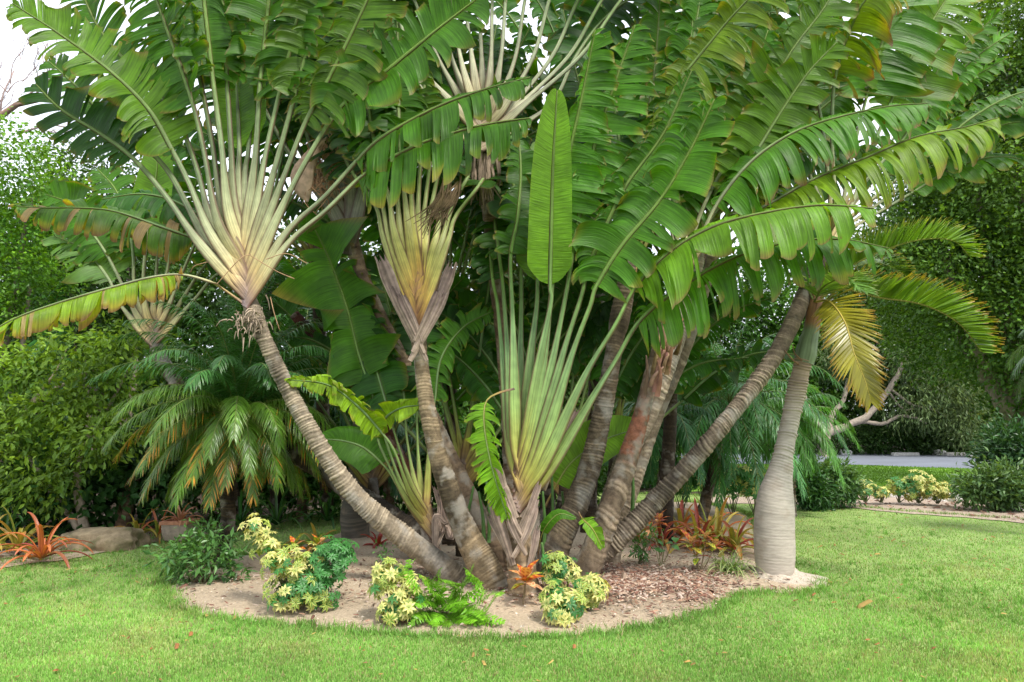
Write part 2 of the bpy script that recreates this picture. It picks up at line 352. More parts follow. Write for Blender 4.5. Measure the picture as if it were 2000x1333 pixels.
def trunk(root, pts, colr=(.24, .19, .13), col2=(.40, .36, .30), ring=.035, rough=.06, mat=None, name='trunk', nseg=22, redtop=0, seed=0, sc=.67):
    """pts: (px, py, Y, width in px)"""
    p3 = [np.r_[P(x, y, Y), sc*w/2/F*Y] for x, y, Y, w in pts]
    if p3[0][2] > 0: p3 = [np.r_[p3[0][:2], -.06, p3[0][3]*1.06]] + p3
    c4 = spline(p3, 400); L = arclen(c4); n = int(min(700, L/(ring/4))); c4 = spline(p3, n)
    c = c4[:, :3]; R = c4[:, 3]; s = np.linspace(0, L, n)
    rr = random.Random(seed); th = np.linspace(0, 2*PI, nseg, endpoint=False)
    ph = rng.uniform(0, 6.28, 4)
    # uneven rings that slant and merge
    wob = .35*np.sin(th[None]*1+ph[0]+s[:, None]*2.1) + .28*np.sin(th[None]*2+ph[1]+s[:, None]*3.7)
    sp = s + .6*ring*np.sin(s*5+ph[2]) + .55*ring*np.sin(s*11.3+ph[3]) + .3*ring*np.sin(s*29+ph[0])
    phase = (sp/ring)[:, None] + wob + .22*noi(c[:, None]+np.stack([np.cos(th), np.sin(th), th*0], -1)[None]*.13, 9)
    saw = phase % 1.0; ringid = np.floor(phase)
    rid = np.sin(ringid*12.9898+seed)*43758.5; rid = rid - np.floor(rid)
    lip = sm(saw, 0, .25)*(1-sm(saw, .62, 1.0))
    base = c[:, None]*np.ones((1, nseg, 1)); 
    dirs = np.stack([np.cos(th), np.sin(th), th*0], -1)[None]
    pp = base + dirs*.13
    nb = noi(pp, 3.0); nf = noi(pp, 14.0)
    mod = .15+1.25*sm(noi(pp, 2.2)+.4*nf, -.7, .7); n3 = noi(pp, 31)
    rad = R[:, None]*(1 + rough*1.3*mod*(lip*(.2+1.1*rid)-.35) + .07*nb + .045*nf + .022*n3)
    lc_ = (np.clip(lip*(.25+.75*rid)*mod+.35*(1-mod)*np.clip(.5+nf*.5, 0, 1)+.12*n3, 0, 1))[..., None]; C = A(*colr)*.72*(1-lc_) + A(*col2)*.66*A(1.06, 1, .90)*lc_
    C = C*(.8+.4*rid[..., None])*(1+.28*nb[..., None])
    lich = sm(noi(pp, 5.5)+.25*nf, .35, .8)[..., None]; C = C*(1-.5*lich)+A(.40, .38, .34)*.5*lich
    dk = sm(-noi(pp, 4.3)+.3*nf, .15, .8)[..., None]; C = C*(1-.6*dk)
    if redtop:
        rt = sm(s/L, redtop[0], redtop[0]+.04)*(1-sm(s/L, redtop[1]-.04, redtop[1])); rt = rt[:, None, None]*(sm(nf+rid-.2, 0, .6)[..., None])
        C = C*(1-rt*.8)+A(.28, .09, .045)*rt*.8
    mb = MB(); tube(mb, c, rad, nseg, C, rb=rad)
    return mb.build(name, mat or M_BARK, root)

def U2(pl, Y0, Y1):
    """list of (px,py) or (px,py,Y) to 3d, Y running from Y0 to Y1"""
    n = max(1, len(pl)-1)
    return [P(q[0], q[1], q[2] if len(q) > 2 else Y0 + (Y1-Y0)*i/n) for i, q in enumerate(pl)]

def crown(root, apex, axis, Y, leaves, stops, dh=.03, w0=.045, w1=.024, wide=.5, Yspread=.12):
    """hand set leaves of one fan; apex and axis in px; every leaf dict(p=[..], b=[..], W=px, ...)"""
    Ap = P(*apex, Y); Ux = nrm(P(*axis, Y) - Ap)
    def ang(l):
        q = P(l['p'][0][0], l['p'][0][1], Y) - Ap; return math.atan2(q @ np.cross(Ux, A(0, -1, 0)), q @ Ux)
    order = sorted(leaves, key=lambda l: -abs(ang(l)))
    for k, l in enumerate(order):
        l = dict(l); s = 1 if ang(l) > 0 else -1
        side = np.cross(Ux, A(0, -1, 0))
        b0 = Ap + Ux*(dh*k) - side*s*.03 + A(0, -.055+.006*k, 0)
        pet, bl, W = l.pop('p'), l.pop('b', None), l.pop('W', 60)
        dy = l.pop('dy', 0); yj = random.uniform(-Yspread, Yspread)
        yp = Y - .05 + .006*k
        q0 = P(pet[0][0], pet[0][1], yp)
        pts = [b0, b0 + (q0-b0)*.35] + [P(q[0], q[1], yp + (yj + dy*.25)*(i+1)/len(pet)) for i, q in enumerate(pet)]
        if bl is None:
            st_ = Ap + side*s*.025 + A(0, -.075, 0); pts = [st_, st_*.5+pts[-1]*.5+side*s*.01] + pts[2:]
            add_leaf(root, pts, None, 0, (0, -1, .05), stops, l.pop('w0', w0), l.pop('w1', w1), l.pop('shift', 0), l.pop('wide', wide), has_blade=False); continue
        Yb = yp + yj + dy*.25
        b3 = U2(bl, Yb, Yb + dy*.75)
        l.setdefault('face', (random.uniform(-.35, .35), -1, .35))
        l['shift'] = l.get('shift', 0)
        add_leaf(root, pts, b3, W/F*Y, l.pop('face'), stops, l.pop('w0', w0), l.pop('w1', w1), l.pop('shift'), l.pop('wide', wide), **l)

DK = A(.026, .096, .009); MD = A(.056, .168, .009); LT = A(.130, .290, .015); YG = A(.165, .285, .012); BLU = A(.045, .150, .055)
PG = "travellers palms fanning from one sandy bed"
def palm(label, base, group=PG): return thing('travellers_palm', label, 'palm', base, group)

# ================================================================== SETTING
def poly_in(px, py, poly):
    x = np.asarray(px); y = np.asarray(py); ins = np.zeros(x.shape, bool); j = len(poly)-1
    for i in range(len(poly)):
        xi, yi = poly[i][:2]; xj, yj = poly[j][:2]
        c = ((yi > y) != (yj > y)) & (x < (xj-xi)*(y-yi)/(yj-yi+1e-12)+xi); ins ^= c; j = i
    return ins
M_SOIL = solid_mat('soil_floor', rough=.95, var=.5, ns=6, bump=.8, bd=.03)
M_SAND = solid_mat('sand', rough=.95, var=.30, ns=45, bump=.7, bd=.006)
M_LAWN = solid_mat('lawn_soil', rough=.95, var=.3, ns=3, bump=.5, bd=.01)
M_ROAD = solid_mat('asphalt', rough=.8, var=.12, ns=30, bump=.3, bd=.004)

def sheet(name, V2, z, colr, mat, kind='structure'):
    """flat polygon (star shaped about its centroid) as polar rings"""
    o = np.asarray(V2)[:, :2]; c = o.mean(0)
    mb = MB(); k = len(o); rs = A(.0, .25, .5, .75, .9, 1.0)
    Pn = c + (o - c)[None]*rs[:, None, None]
    Pn = np.concatenate([Pn, np.full(Pn.shape[:2]+(1,), z)], -1)
    mb.grid(Pn, A(*colr), None, closed=True); return mb.build(name, mat, kind=kind)

# ground: one sheet to the horizon
mb = MB(); gx = np.r_[-400, -100, np.linspace(-30, 40, 71), 120, 400]; gy = np.r_[-100, -10, np.linspace(0, 60, 61), 120, 500]
X, Y_ = np.meshgrid(gx, gy, indexing='ij'); mb.grid(np.stack([X, Y_, np.zeros_like(X)], -1), A(.05, .036, .024)); mb.build('ground', M_SOIL, kind='structure')

BED = [(330, 1150), (348, 1182), (400, 1203), (460, 1212), (520, 1219), (610, 1226), (700, 1234), (780, 1240), (860, 1245), (940, 1247), (1020, 1248), (1110, 1244), (1190, 1237), (1270, 1224), (1340, 1207), (1395, 1190), (1425, 1174), (1450, 1161), (1500, 1160), (1545, 1162), (1580, 1158), (1598, 1149), (1592, 1138), (1560, 1131), (1530, 1120), (1500, 1090), (1482, 1060), (1478, 1032), (1455, 1005), (1400, 990), (1330, 982), (1200, 985), (1050, 990), (900, 990), (800, 1000), (730, 1018), (680, 1035), (640, 1050), (560, 1075), (460, 1090), (390, 1105), (340, 1125)]
bed2 = [G(x, y)[:2] for x, y in BED]
bed_s = spline([np.r_[p, 0] for p in bed2] + [np.r_[bed2[0], 0]], 260)[:-1]
bed_s[:, :2] += (0.03*np.sin(np.arange(259)*1.7) + 0.02*np.sin(np.arange(259)*4.1+1))[:, None]*nrm(bed_s[:, :2] - bed_s[:, :2].mean(0))
bc = bed_s[:, :2].mean(0)
rs = np.linspace(0, 1, 60)**.8
Pn = bc + (bed_s[:, :2]-bc)[None]*rs[:, None, None]
z = .012 + .085*np.clip(1-rs**5, 0, 1)[:, None]*np.ones(Pn.shape[:2]); p3 = np.concatenate([Pn, np.zeros(Pn.shape[:2]+(1,))], -1)
z = z + (.022*noi(p3, 2.2) + .010*noi(p3, 7.0))*np.clip(1-rs**8, 0, 1)[:, None]
p3[..., 2] = np.maximum(z, .012)
cs = A(.385, .305, .215)*(1 + .14*noi(p3, 2.0)+.06*noi(p3, 9))[..., None]
dkb = sm(noi(p3, 1.6)+.5*noi(p3, 5.5), .1, 1.1)[..., None]; cs = cs*(1-.45*dkb)
mulc = G(1225, 1160)[:2]; dm = np.linalg.norm((Pn - mulc)*A(1, 1.0), axis=-1); mk = (1-sm(dm, .35, 1.25))*sm(noi(p3, 6)+.6, 0, .9)
cs = cs*(1-.5*mk[..., None]) + A(.16, .09, .06)*.5*mk[..., None]
mb = MB(); 
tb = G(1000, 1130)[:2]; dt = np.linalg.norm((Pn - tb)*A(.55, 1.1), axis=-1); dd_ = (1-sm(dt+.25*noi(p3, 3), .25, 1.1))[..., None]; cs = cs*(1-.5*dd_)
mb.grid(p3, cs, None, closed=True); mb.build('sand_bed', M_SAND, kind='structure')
def bedz(x, y): return .075

LB = [(-700, 1215), (-300, 1155), (0, 1100), (140, 1082), (250, 1062), (330, 1046), (420, 1036), (500, 1024), (600, 1003), (700, 985), (800, 975), (1000, 968), (1300, 966)]     # lawn's rear edge at the left
RB = [(1400, 972), (1500, 972), (1600, 982), (1700, 994), (1800, 1003), (2000, 1017), (2300, 1042), (2700, 1090)]
rear = [G(x, y) for x, y in LB+RB]
lawn_poly = [A(-9, 1.0, 0)] + [A(r[0], r[1], 0) for r in rear] + [A(9, 1.0, 0)]
lb = spline([np.r_[p[:2], 0] for p in lawn_poly[1:-1]], 300)
lb[:, 1] += .05*np.sin(np.arange(300)*.9)+.03*np.sin(np.arange(300)*2.3)
lawn_poly = np.concatenate([[A(-9, 1, 0)], lb, [A(9, 1, 0)]])
mb = MB(); f = np.stack([np.linspace(-9, 9, len(lb)), np.full(len(lb), 1.0)], 1)
rr = np.linspace(0, 1, 40)[:, None, None]; Pn = f[None]*(1-rr) + lb[None, :, :2]*rr
Pn = np.concatenate([Pn, np.full(Pn.shape[:2]+(1,), .006)], -1)
lc = A(.22, .30, .09)*(1+.25*noi(Pn, 1.2))[..., None]
mb.grid(Pn, lc); mb.build('lawn', M_LAWN, kind='structure')

def strip(name, front, back, z, colr, mat, n=80):
    a = spline([np.r_[G(x, y)[:2], 0] for x, y in front], n); b = spline([np.r_[G(x, y)[:2], 0] for x, y in back], n)
    a[:, 1] += .04*np.sin(np.arange(n)*1.3); b[:, 1] += .06*np.sin(np.arange(n)*1.9)
    r = np.linspace(0, 1, 12)[:, None, None]; Pn = a[None]*(1-r)+b[None]*r; Pn[..., 2] = z
    mb = MB(); mb.grid(Pn, np.asarray(colr)*(1+.15*noi(Pn, 3))[..., None]); return mb.build(name, mat, kind='structure')
strip('sand_edging', [(-700, 1235), (0, 1113), (140, 1094), (330, 1056), (500, 1034), (700, 992), (900, 980)], [(-700, 1195), (0, 1080), (140, 1060), (330, 1032), (500, 1010), (700, 975), (900, 966)], .018, (.34, .27, .2), M_SAND)
strip('sand_path', [(1380, 985), (1600, 989), (1750, 1003), (2000, 1024), (2700, 1110)], [(1380, 950), (1640, 956), (1760, 962), (2000, 985), (2700, 1040)], .018, (.36, .28, .22), M_SAND)
strip('far_lawn', [(1300, 962), (1640, 958), (1780, 966), (2000, 985), (2600, 1040)], [(1300, 908), (1600, 908), (1800, 914), (2000, 920), (2600, 940)], .012, (.14, .27, .03), M_LAWN)
strip('road', [(1100, 905), (1600, 908), (1800, 914), (2000, 920), (2600, 940)], [(1100, 883), (1600, 886), (1800, 890), (2000, 894), (2600, 906)], .02, (.17, .185, .22), M_ROAD)

# ---- grass blades, real geometry, thinner with distance
def grass(name, pts, h, w, colf, lean=.5):
    n = len(pts); az = rng.uniform(0, 2*PI, n); le = rng.uniform(.1, 1, n)*lean; hh = h*rng.uniform(.5, 1.25, n); a2 = rng.uniform(0, 2*PI, n)
    wv = np.stack([np.cos(a2), np.sin(a2), np.zeros(n)], 1)*(w*rng.uniform(.6, 1.3, n))[:, None]
    tip = np.stack([np.cos(az)*le*hh, np.sin(az)*le*hh, hh*np.sqrt(1-le**2*.6)], 1)
    V = np.stack([pts-wv, pts+wv, pts+tip], 1)
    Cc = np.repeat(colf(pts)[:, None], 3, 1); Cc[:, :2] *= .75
    mb = MB(); mb.add(V.reshape(-1, 3), T=np.arange(n*3).reshape(-1, 3), C=Cc.reshape(-1, 3)); return mb.build(name, M_GRASS, smooth=False, kind='stuff')
def gcol(p):
    n = len(p); a = noi(p, 1.1)[:, None]; b = noi(p+7, 3.1)[:, None]; r = rng.uniform(0, 1, (n, 1))
    c = A(.235, .45, .095)*(1+.22*a) + 0*r
    y = sm(b+.5*a+.35*rng.normal(size=(n, 1)), .25, 1.2); c = c*(1-y*.8)+A(.42, .44, .16)*y*.8
    dead = rng.uniform(0, 1, (n, 1)) < .07; c = np.where(dead, A(.42, .34, .18), c)
    return c*rng.uniform(.6, 1.4, (n, 1))
N0 = 620000
Yg = 3.2/(rng.uniform(3.2/26, 1, N0))**1.0; Yg = 3.2 + (Yg-3.2)
xg = rng.uniform(-1, 1, N0)*(Yg*.92+.4)
keep = poly_in(xg, Yg, lawn_poly) & ~poly_in(xg, Yg, bed_s*A(1, 1, 1)) & (Yg > 3.3)
gp = np.stack([xg, Yg, np.full(N0, .004)], 1)[keep]
print('grass', len(gp))
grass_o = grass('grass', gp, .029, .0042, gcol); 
# longer fringe along the bed and along the lawn's rear edge
bd = np.repeat(bed_s, 80, 0) + rng.normal(0, 1, (len(bed_s)*80, 3))*(.03+.035*np.abs(np.sin(np.arange(len(bed_s)*80)/80*.31)))[:, None]; bd[:, 2] = .012
cc = bed_s[:, :2].mean(0); out = nrm(bd[:, :2]-cc); bd[:, :2] += out*.03
rl = np.repeat(lb, 40, 0) + rng.normal(0, .06, (len(lb)*40, 3)); rl[:, 2] = .01; rl = rl[(np.abs(rl[:, 0]) < rl[:, 1]*.95)]
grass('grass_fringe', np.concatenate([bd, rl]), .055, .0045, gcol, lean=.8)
# far lawn
n = 60000; yy = rng.uniform(13, 27, n); xx = rng.uniform(1.2, 22, n); fl = [G(x, y)[:2] for x, y in [(1300, 962), (1640, 958), (1780, 966), (2000, 985), (2600, 1040), (2600, 940), (2000, 920), (1800, 914), (1600, 908), (1300, 908)]]
k = poly_in(xx, yy, fl); fp = np.stack([xx, yy, np.full(n, .01)], 1)[k]
grass('far_grass', fp, .06, .018, lambda p: A(.17, .33, .035)*rng.uniform(.75, 1.25, (len(p), 1)))

n = 1500; x = rng.uniform(-6, 6, n); y = rng.uniform(3.6, 11, n); k = poly_in(x, y, lawn_poly) & ~poly_in(x, y, bed_s) & (noi(np.stack([x, y, x*0], 1), .9) > .15)
wp = np.repeat(np.stack([x, y, np.full(n, .006)], 1)[k], 14, 0); wp[:, :2] += rng.normal(0, .022, (len(wp), 2))
grass('grass_tufts', wp, .048, .0055, lambda p: A(.19, .42, .07)*rng.uniform(.7, 1.3, (len(p), 1)), lean=.9)
n = 9000; x = rng.uniform(-6, 6, n); y = rng.uniform(3.5, 9, n); k = poly_in(x, y, lawn_poly) & ~poly_in(x, y, bed_s)
grass('dry_grass', np.stack([x, y, np.full(n, .012)], 1)[k], .035, .004, lambda p: A(.46, .40, .20)*rng.uniform(.7, 1.2, (len(p), 1)), lean=1.0)
# ---- loose bits: mulch, stones, fallen leaves
def scat(name, pts, size, mat, cols, flat=.25, asp=.4, seed=0):
    n = len(pts); tv = np.array([[-1, -asp, 0], [1, -asp*.6, 0], [.9, asp, .1], [-.8, asp*.8, 0], [-.5, 0, flat*1.4], [.6, 0, flat]], float)
    tq = [[0, 1, 5, 4], [1, 2, 5, 5], [2, 3, 4, 5], [3, 0, 4, 4]]
    tt = [[1, 2, 5], [3, 0, 4]]; tq = [[0, 1, 5, 4], [2, 3, 4, 5]]
    az = rng.uniform(0, 2*PI, n); sz = size*rng.lognormal(0, .4, n); c, s = np.cos(az), np.sin(az); z0 = np.zeros(n)
    ti = rng.normal(0, .25, n)
    R = np.stack([np.stack([c, -s, z0], -1), np.stack([s, c, z0], -1), np.stack([ti, z0, z0+1], -1)], 1)*sz[:, None, None]
    C = np.asarray(cols)[rng.integers(0, len(cols), n)]*rng.uniform(.7, 1.3, (n, 1))
    mb = MB(); mb.inst(tv, tq, R, pts, C, tt); return mb.build(name, mat, smooth=False, kind='stuff')
def bed_pts(n, cx, cy, sx, sy):
    x = rng.normal(cx, sx, n); y = rng.normal(cy, sy, n); k = poly_in(x, y, bed_s)
    x, y = x[k], y[k]
    # height of the bed under each bit
    j = np.argmin((bed_s[None, ::4, 0]-x[:, None])**2+(bed_s[None, ::4, 1]-y[:, None])**2, 1)
    d = np.hypot(bed_s[::4][j, 0]-x, bed_s[::4][j, 1]-y); zz = .012+.085*np.clip(d/.5, 0, 1)
    return np.stack([x, y, zz+.004], 1)
brn = [(.20, .10, .07), (.30, .18, .12), (.36, .26, .19), (.14, .07, .05), (.42, .33, .27)]
scat('mulch', bed_pts(4600, mulc[0], mulc[1]+.1, .55, .35), .016, M_DRY, brn, asp=.45)
scat('leaf_litter', bed_pts(3200, 0.2, 7.0, 1.8, .9), .016, M_DRY, brn, asp=.4)
scat('pebbles', bed_pts(9000, 0.2, 6.6, 2.2, 1.0), .0042, M_SAND, [(.44, .37, .28), (.5, .4, .3), (.36, .28, .2), (.5, .45, .38)], flat=.6, asp=.8)
n = 1300; x = rng.uniform(-7, 7, n); y = rng.uniform(4, 13, n); k = poly_in(x, y, lawn_poly) & ~poly_in(x, y, bed_s)
scat('fallen_leaves', np.stack([x, y, np.full(n, .03)], 1)[k], .014, M_DRY, [(.32, .2, .06), (.38, .26, .08), (.22, .12, .06), (.3, .13, .05)], asp=.45)
n = 3500; x = rng.uniform(2.5, 12, n); y = rng.uniform(10.5, 15, n); sp_ = [G(a, b)[:2] for a, b in [(1480, 975), (1600, 985), (2000, 1021), (2400, 1068), (2400, 1005), (2000, 970), (1640, 950), (1480, 950)]]; k = poly_in(x, y, sp_) & (rng.uniform(0, 1, n) < .35 + .5*(x > 8.5))
scat('path_litter', np.stack([x, y, np.full(n, .024)], 1)[k], .035, M_DRY, brn, asp=.4)
x = rng.uniform(-9, 2, 5000); y = rng.uniform(8, 13, 5000); k = ~poly_in(x, y, lawn_poly)
scat('under_shrub_litter', np.stack([x, y, np.full(5000, .025)], 1)[k], .03, M_DRY, brn, asp=.4)

# ================================================================== BACKGROUND TREES
FT = np.array([[-.0, 0, 0], [.32, .45, .06], [0, 1, -.06], [-.32, .45, .06]], float); FQ = [[0, 1, 2, 3]]
LT4 = np.array([[0, 0, 0], [.14, .45, .03], [0, 1, -.15], [-.14, .45, .03]], float)
def leaves_at(mb, pos, out, size, cols, tmpl=FT, droop=.3, rnd=.9):
    n = len(pos); d = nrm(out + rng.normal(0, rnd, (n, 3)) + A(0, 0, -droop)); up = nrm(rng.normal(0, .6, (n, 3)) + A(0, 0, 1.0) + out*.5)
    b = nrm(np.cross(d, up)); u = np.cross(b, d); sz = size*rng.uniform(.6, 1.35, n)
    R = np.stack([b, d, u], -1)*sz[:, None, None]; mb.inst(tmpl, FQ, R, pos, cols)
def blob_foliage(mb, ells, nclump, per, size, c1, c2, tmpl=FT, cl=.28, droop=.3, inner=.3):
    """ells: (centre, radii) list; clumps sit on and a little inside the lobes, leaves round each clump"""
    vol = np.array([np.prod(r)**(2/3) for _, r in ells]); vol = vol/vol.sum()
    k = rng.choice(len(ells), nclump, p=vol); ce = np.array([e[0] for e in ells])[k]; ra = np.array([np.broadcast_to(e[1], 3) for e in ells])[k]
    d = nrm(rng.normal(size=(nclump, 3))); rr = np.where(rng.uniform(0, 1, nclump) < inner, rng.uniform(.3, .85, nclump), rng.uniform(.82, 1.12, nclump))
    cp = ce + d*ra*(rr*(1+.14*noi(d*3+ce, 1.5)))[:, None]
    ok = cp[:, 2] > .05; cp, d = cp[ok], d[ok]; m = len(cp)
    pos = np.repeat(cp, per, 0); off = rng.normal(0, cl, (m*per, 3)); pos = pos + off; dd = np.repeat(d, per, 0)*.8 + off/cl*.5
    mixv = np.clip(.5+.32*noi(cp, .9)+.22*rng.normal(size=m), 0, 1); mixv = np.repeat(mixv, per)[:, None]
    tip = np.clip(.5+.5*(off@A(0, 0, 1))/cl, 0, 1)[:, None]          # young leaves sit on top of each spray
    mv = np.clip(mixv*.7+tip*.3*rng.uniform(.3, 1.4, (m*per, 1)), 0, 1)
    C = (np.asarray(c1)*(1-mv)+np.asarray(c2)*mv)*rng.uniform(.75, 1.3, (m*per, 1))
    keep = pos[:, 2] > .02
    leaves_at(mb, pos[keep], dd[keep], size, C[keep], tmpl, droop)
def limb(mb, pts, r0, r1, colr=(.22, .18, .14), n=24, seg=9):
    c = spline(pts, n); c = c + (rng.normal(0, 1, c.shape)*r0*.12); ra = np.linspace(r0, r1, n)*(1+.08*np.sin(np.arange(n)*1.7))
    C = np.asarray(colr)*(1+.25*noi(c, 4))[:, None, None]*np.ones((1, seg, 1)); tube(mb, c, ra, seg, C, rb=ra)
def tree(name, label, cat, base, ells, nclump, per, size, c1, c2, limbs, r0=.12, bark=(.22, .18, .14), group=None, **kw):
    t = thing(name, label, cat, base, group)
    mb = MB(); 
    for L_ in limbs: limb(mb, L_[0], L_[1], L_[2], bark)
    mb.build('trunk', M_BARKD, t)
    mb = MB(); blob_foliage(mb, ells, nclump, per, size, c1, c2, **kw); mb.build('crown', M_FOL, t, smooth=False, kind='stuff')
    return t
def E(px, py, Y, rx, ry, rz=None): return (P(px, py, Y), A(rx, (rx+ry)/2 if rz is None else rz, ry))
def auto_limbs(base, ells, r0):
    out = []; b = A(*base)
    for c, r in ells:
        m = b*.5 + c*.5 + A(rng.normal(0, .2), rng.normal(0, .2), .1); out.append(([b, b*.75+m*.25+A(0, 0, .2), m, c], r0, r0*.25))
    return out
def auto(name, label, cat, bx, by, Y, ells, nclump, per, size, c1, c2, r0=.12, **kw):
    base = P(bx, by, Y); base[2] = 0
    return tree(name, label, cat, base, ells, nclump, per, size, c1, c2, auto_limbs(base, ells, r0), r0, **kw)

# big dark tree at the right edge
auto('broadleaf_tree', 'huge dark small-leaved tree towering at the right edge above the path', 'tree', 2050, 860, 17,
     [E(1960, 130, 17, 1.7, 2.0), E(2080, 60, 17, 1.9, 2.2), E(1900, 330, 17, 1.7, 1.7), E(2010, 400, 16.4, 1.8, 1.9), E(1850, 520, 17, 1.5, 1.4), E(1960, 620, 16.6, 1.6, 1.5), E(2090, 640, 16.2, 1.8, 2.0), E(1900, 210, 17.5, 1.2, 1.2), E(1800, 430, 17.6, 1.0, 1.2), E(1780, 500, 19.5, 1.5, 1.6), E(1850, 620, 19.5, 1.7, 1.6), E(1960, 300, 19, 2.0, 2.0), E(1920, 480, 19, 2.0, 1.8), E(2060, 780, 16.8, 1.3, 1.4)],
     4300, 34, .11, (.018, .066, .010), (.13, .25, .028), r0=.35, cl=.24, inner=.25)
# row behind the road
GT = 'trees behind the road'
for i, (bx, ce, lab, c1, c2) in enumerate([
    (1560, [(1540, 640, 2.9, 3.4), (1500, 790, 2.4, 2.2), (1590, 720, 2.2, 2.6)], 'bright green fine-leaved tree filling the gap behind the bottle palm', (.035, .12, .015), (.13, .30, .03)),
    (1700, [(1700, 650, 2.8, 2.6), (1690, 760, 2.4, 2.2), (1740, 540, 2.5, 2.5)], 'olive green tree behind the yellow drooping frond', (.03, .075, .015), (.13, .19, .05)),
    (1860, [(1850, 700, 2.6, 2.4), (1840, 810, 2.5, 1.8), (1900, 780, 2.2, 2.4)], 'shadowy dense tree behind the wheel stops', (.018, .055, .012), (.07, .14, .03)),
    (2040, [(2030, 740, 2.8, 3.0), (2080, 830, 2.4, 2.0), (1970, 820, 2.0, 1.8)], 'dark leafy tree behind the road at the far right', (.02, .06, .012), (.10, .17, .03)),
    (1400, [(1400, 600, 3.2, 3.0), (1330, 740, 2.6, 2.5), (1430, 790, 2.6, 2.0)], 'green tree screened by the leaning palm trunks', (.02, .075, .012), (.09, .2, .03)),
    (1200, [(1180, 600, 3.4, 3.4), (1130, 780, 3.0, 2.5), (1250, 780, 2.6, 2.3)], 'deep green tree far behind the middle of the palm clump', (.015, .06, .012), (.06, .15, .03))]):
    auto('broadleaf_tree', lab, 'tree', bx, 880, 35, [E(x, y, 35 + random.uniform(-.8, .8), a, b, 1.4) for x, y, a, b in ce], 800, 28, .23, c1, c2, r0=.16, group=GT, cl=.42, inner=.3)
# low hedge under them
for i, (x0, lab) in enumerate([(1560, 'low dark bush behind the round white stone nearest the grey tree'), (1660, 'low dark bush between the left white stone and the left wheel stop'), (1740, 'low dark bush right behind the left wheel stop'), (1815, 'low dark bush behind the right round white stone'), (1890, 'low dark bush behind the right wheel stop'), (1970, 'low dark bush at the far right end of the road')]):
    t = thing('bush', lab, 'bush', [*P(x0, 880, 33.6)[:2], 0], 'dark bushes along the far road edge')
    mb = MB(); blob_foliage(mb, [E(x0-12, 862, 33.6, 1.0, .95), E(x0+28, 850, 33.8, 1.0, 1.2)], 240, 24, .13, (.016, .05, .01), (.07, .15, .03), cl=.25); mb.build('foliage', M_FOL, t, smooth=False, kind='stuff')
# grey branching tree
b0 = P(1615, 885, 31.2); b0[2] = 0; q = lambda x, y, d=0: P(x, y, 31.2+d)
tree('spreading_tree', 'grey spreading tree with forked bare limbs beyond the road', 'tree', b0,
     [E(1800, 790, 31, 1.3, .9, 1), E(1860, 760, 31, 1.3, 1.1, 1), E(1790, 690, 31.3, 1.2, 1.1, 1), E(1890, 830, 31, 1.0, .8, .8), E(1640, 690, 31.5, 1.0, .9, 1)], 330, 26, .24, (.035, .075, .025), (.17, .24, .09),
     [([b0, q(1612, 850), q(1640, 838), q(1690, 815), q(1730, 770), q(1760, 720), q(1795, 650)], .2, .08), ([b0, q(1613, 860), q(1625, 815, .3), q(1648, 780, .6), q(1655, 740, .8)], .2, .07),
      ([b0, q(1612, 852), q(1592, 820), q(1575, 790), q(1568, 740)], .17, .06), ([q(1680, 822), q(1725, 828), q(1755, 813), q(1785, 816), q(1810, 826)], .10, .05), ([q(1740, 760), q(1780, 790), q(1820, 800), q(1850, 815)], .07, .03), ([q(1735, 765), q(1765, 800), q(1790, 795)], .05, .02)], bark=(.30, .25, .20), tmpl=LT4, droop=1.3, cl=.34)
# lime tree and others at the left
auto('broadleaf_tree', 'bright lime green leafy tree at the upper left edge', 'tree', -60, 1000, 10.5, [E(-20, 330, 10.5, .9, .8), E(60, 390, 10.3, .75, .7), E(-10, 500, 10.3, .9, .8), E(60, 560, 10.4, .6, .6), E(-60, 640, 10.2, .8, .7)], 480, 34, .066, (.04, .14, .014), (.21, .42, .03), r0=.1, cl=.11)
auto('broadleaf_tree', 'dark green tree with thin pale twigs behind the lime tree', 'tree', 200, 1000, 13, [E(190, 380, 13, 1.0, .9), E(120, 470, 13.2, 1.0, .9), E(250, 520, 13, 1.0, .9), E(170, 620, 13, 1.2, .9)], 700, 30, .09, (.02, .07, .012), (.09, .19, .03), r0=.1, cl=.2)
GD = 'dense dark trees closing the garden behind'
for i, (cx, lab) in enumerate([(0, 'dense dark tree behind the left edge shrubs'), (230, 'dense dark tree behind the leafy left shrub'), (450, 'dense dark tree behind the feathery date palm'), (680, 'dense dark tree behind the left leaning trunk'), (900, 'dense dark tree behind the middle of the clump'), (1120, 'dense dark tree behind the low fan of the clump')]):
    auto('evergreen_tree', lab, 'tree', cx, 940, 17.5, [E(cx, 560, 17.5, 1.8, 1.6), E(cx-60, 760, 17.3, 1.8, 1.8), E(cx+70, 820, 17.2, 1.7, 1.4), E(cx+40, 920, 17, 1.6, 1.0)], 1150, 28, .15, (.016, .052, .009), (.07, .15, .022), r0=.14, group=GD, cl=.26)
for cx, cy in ((480, 330), (1250, 250), (1500, 260)):
    pass
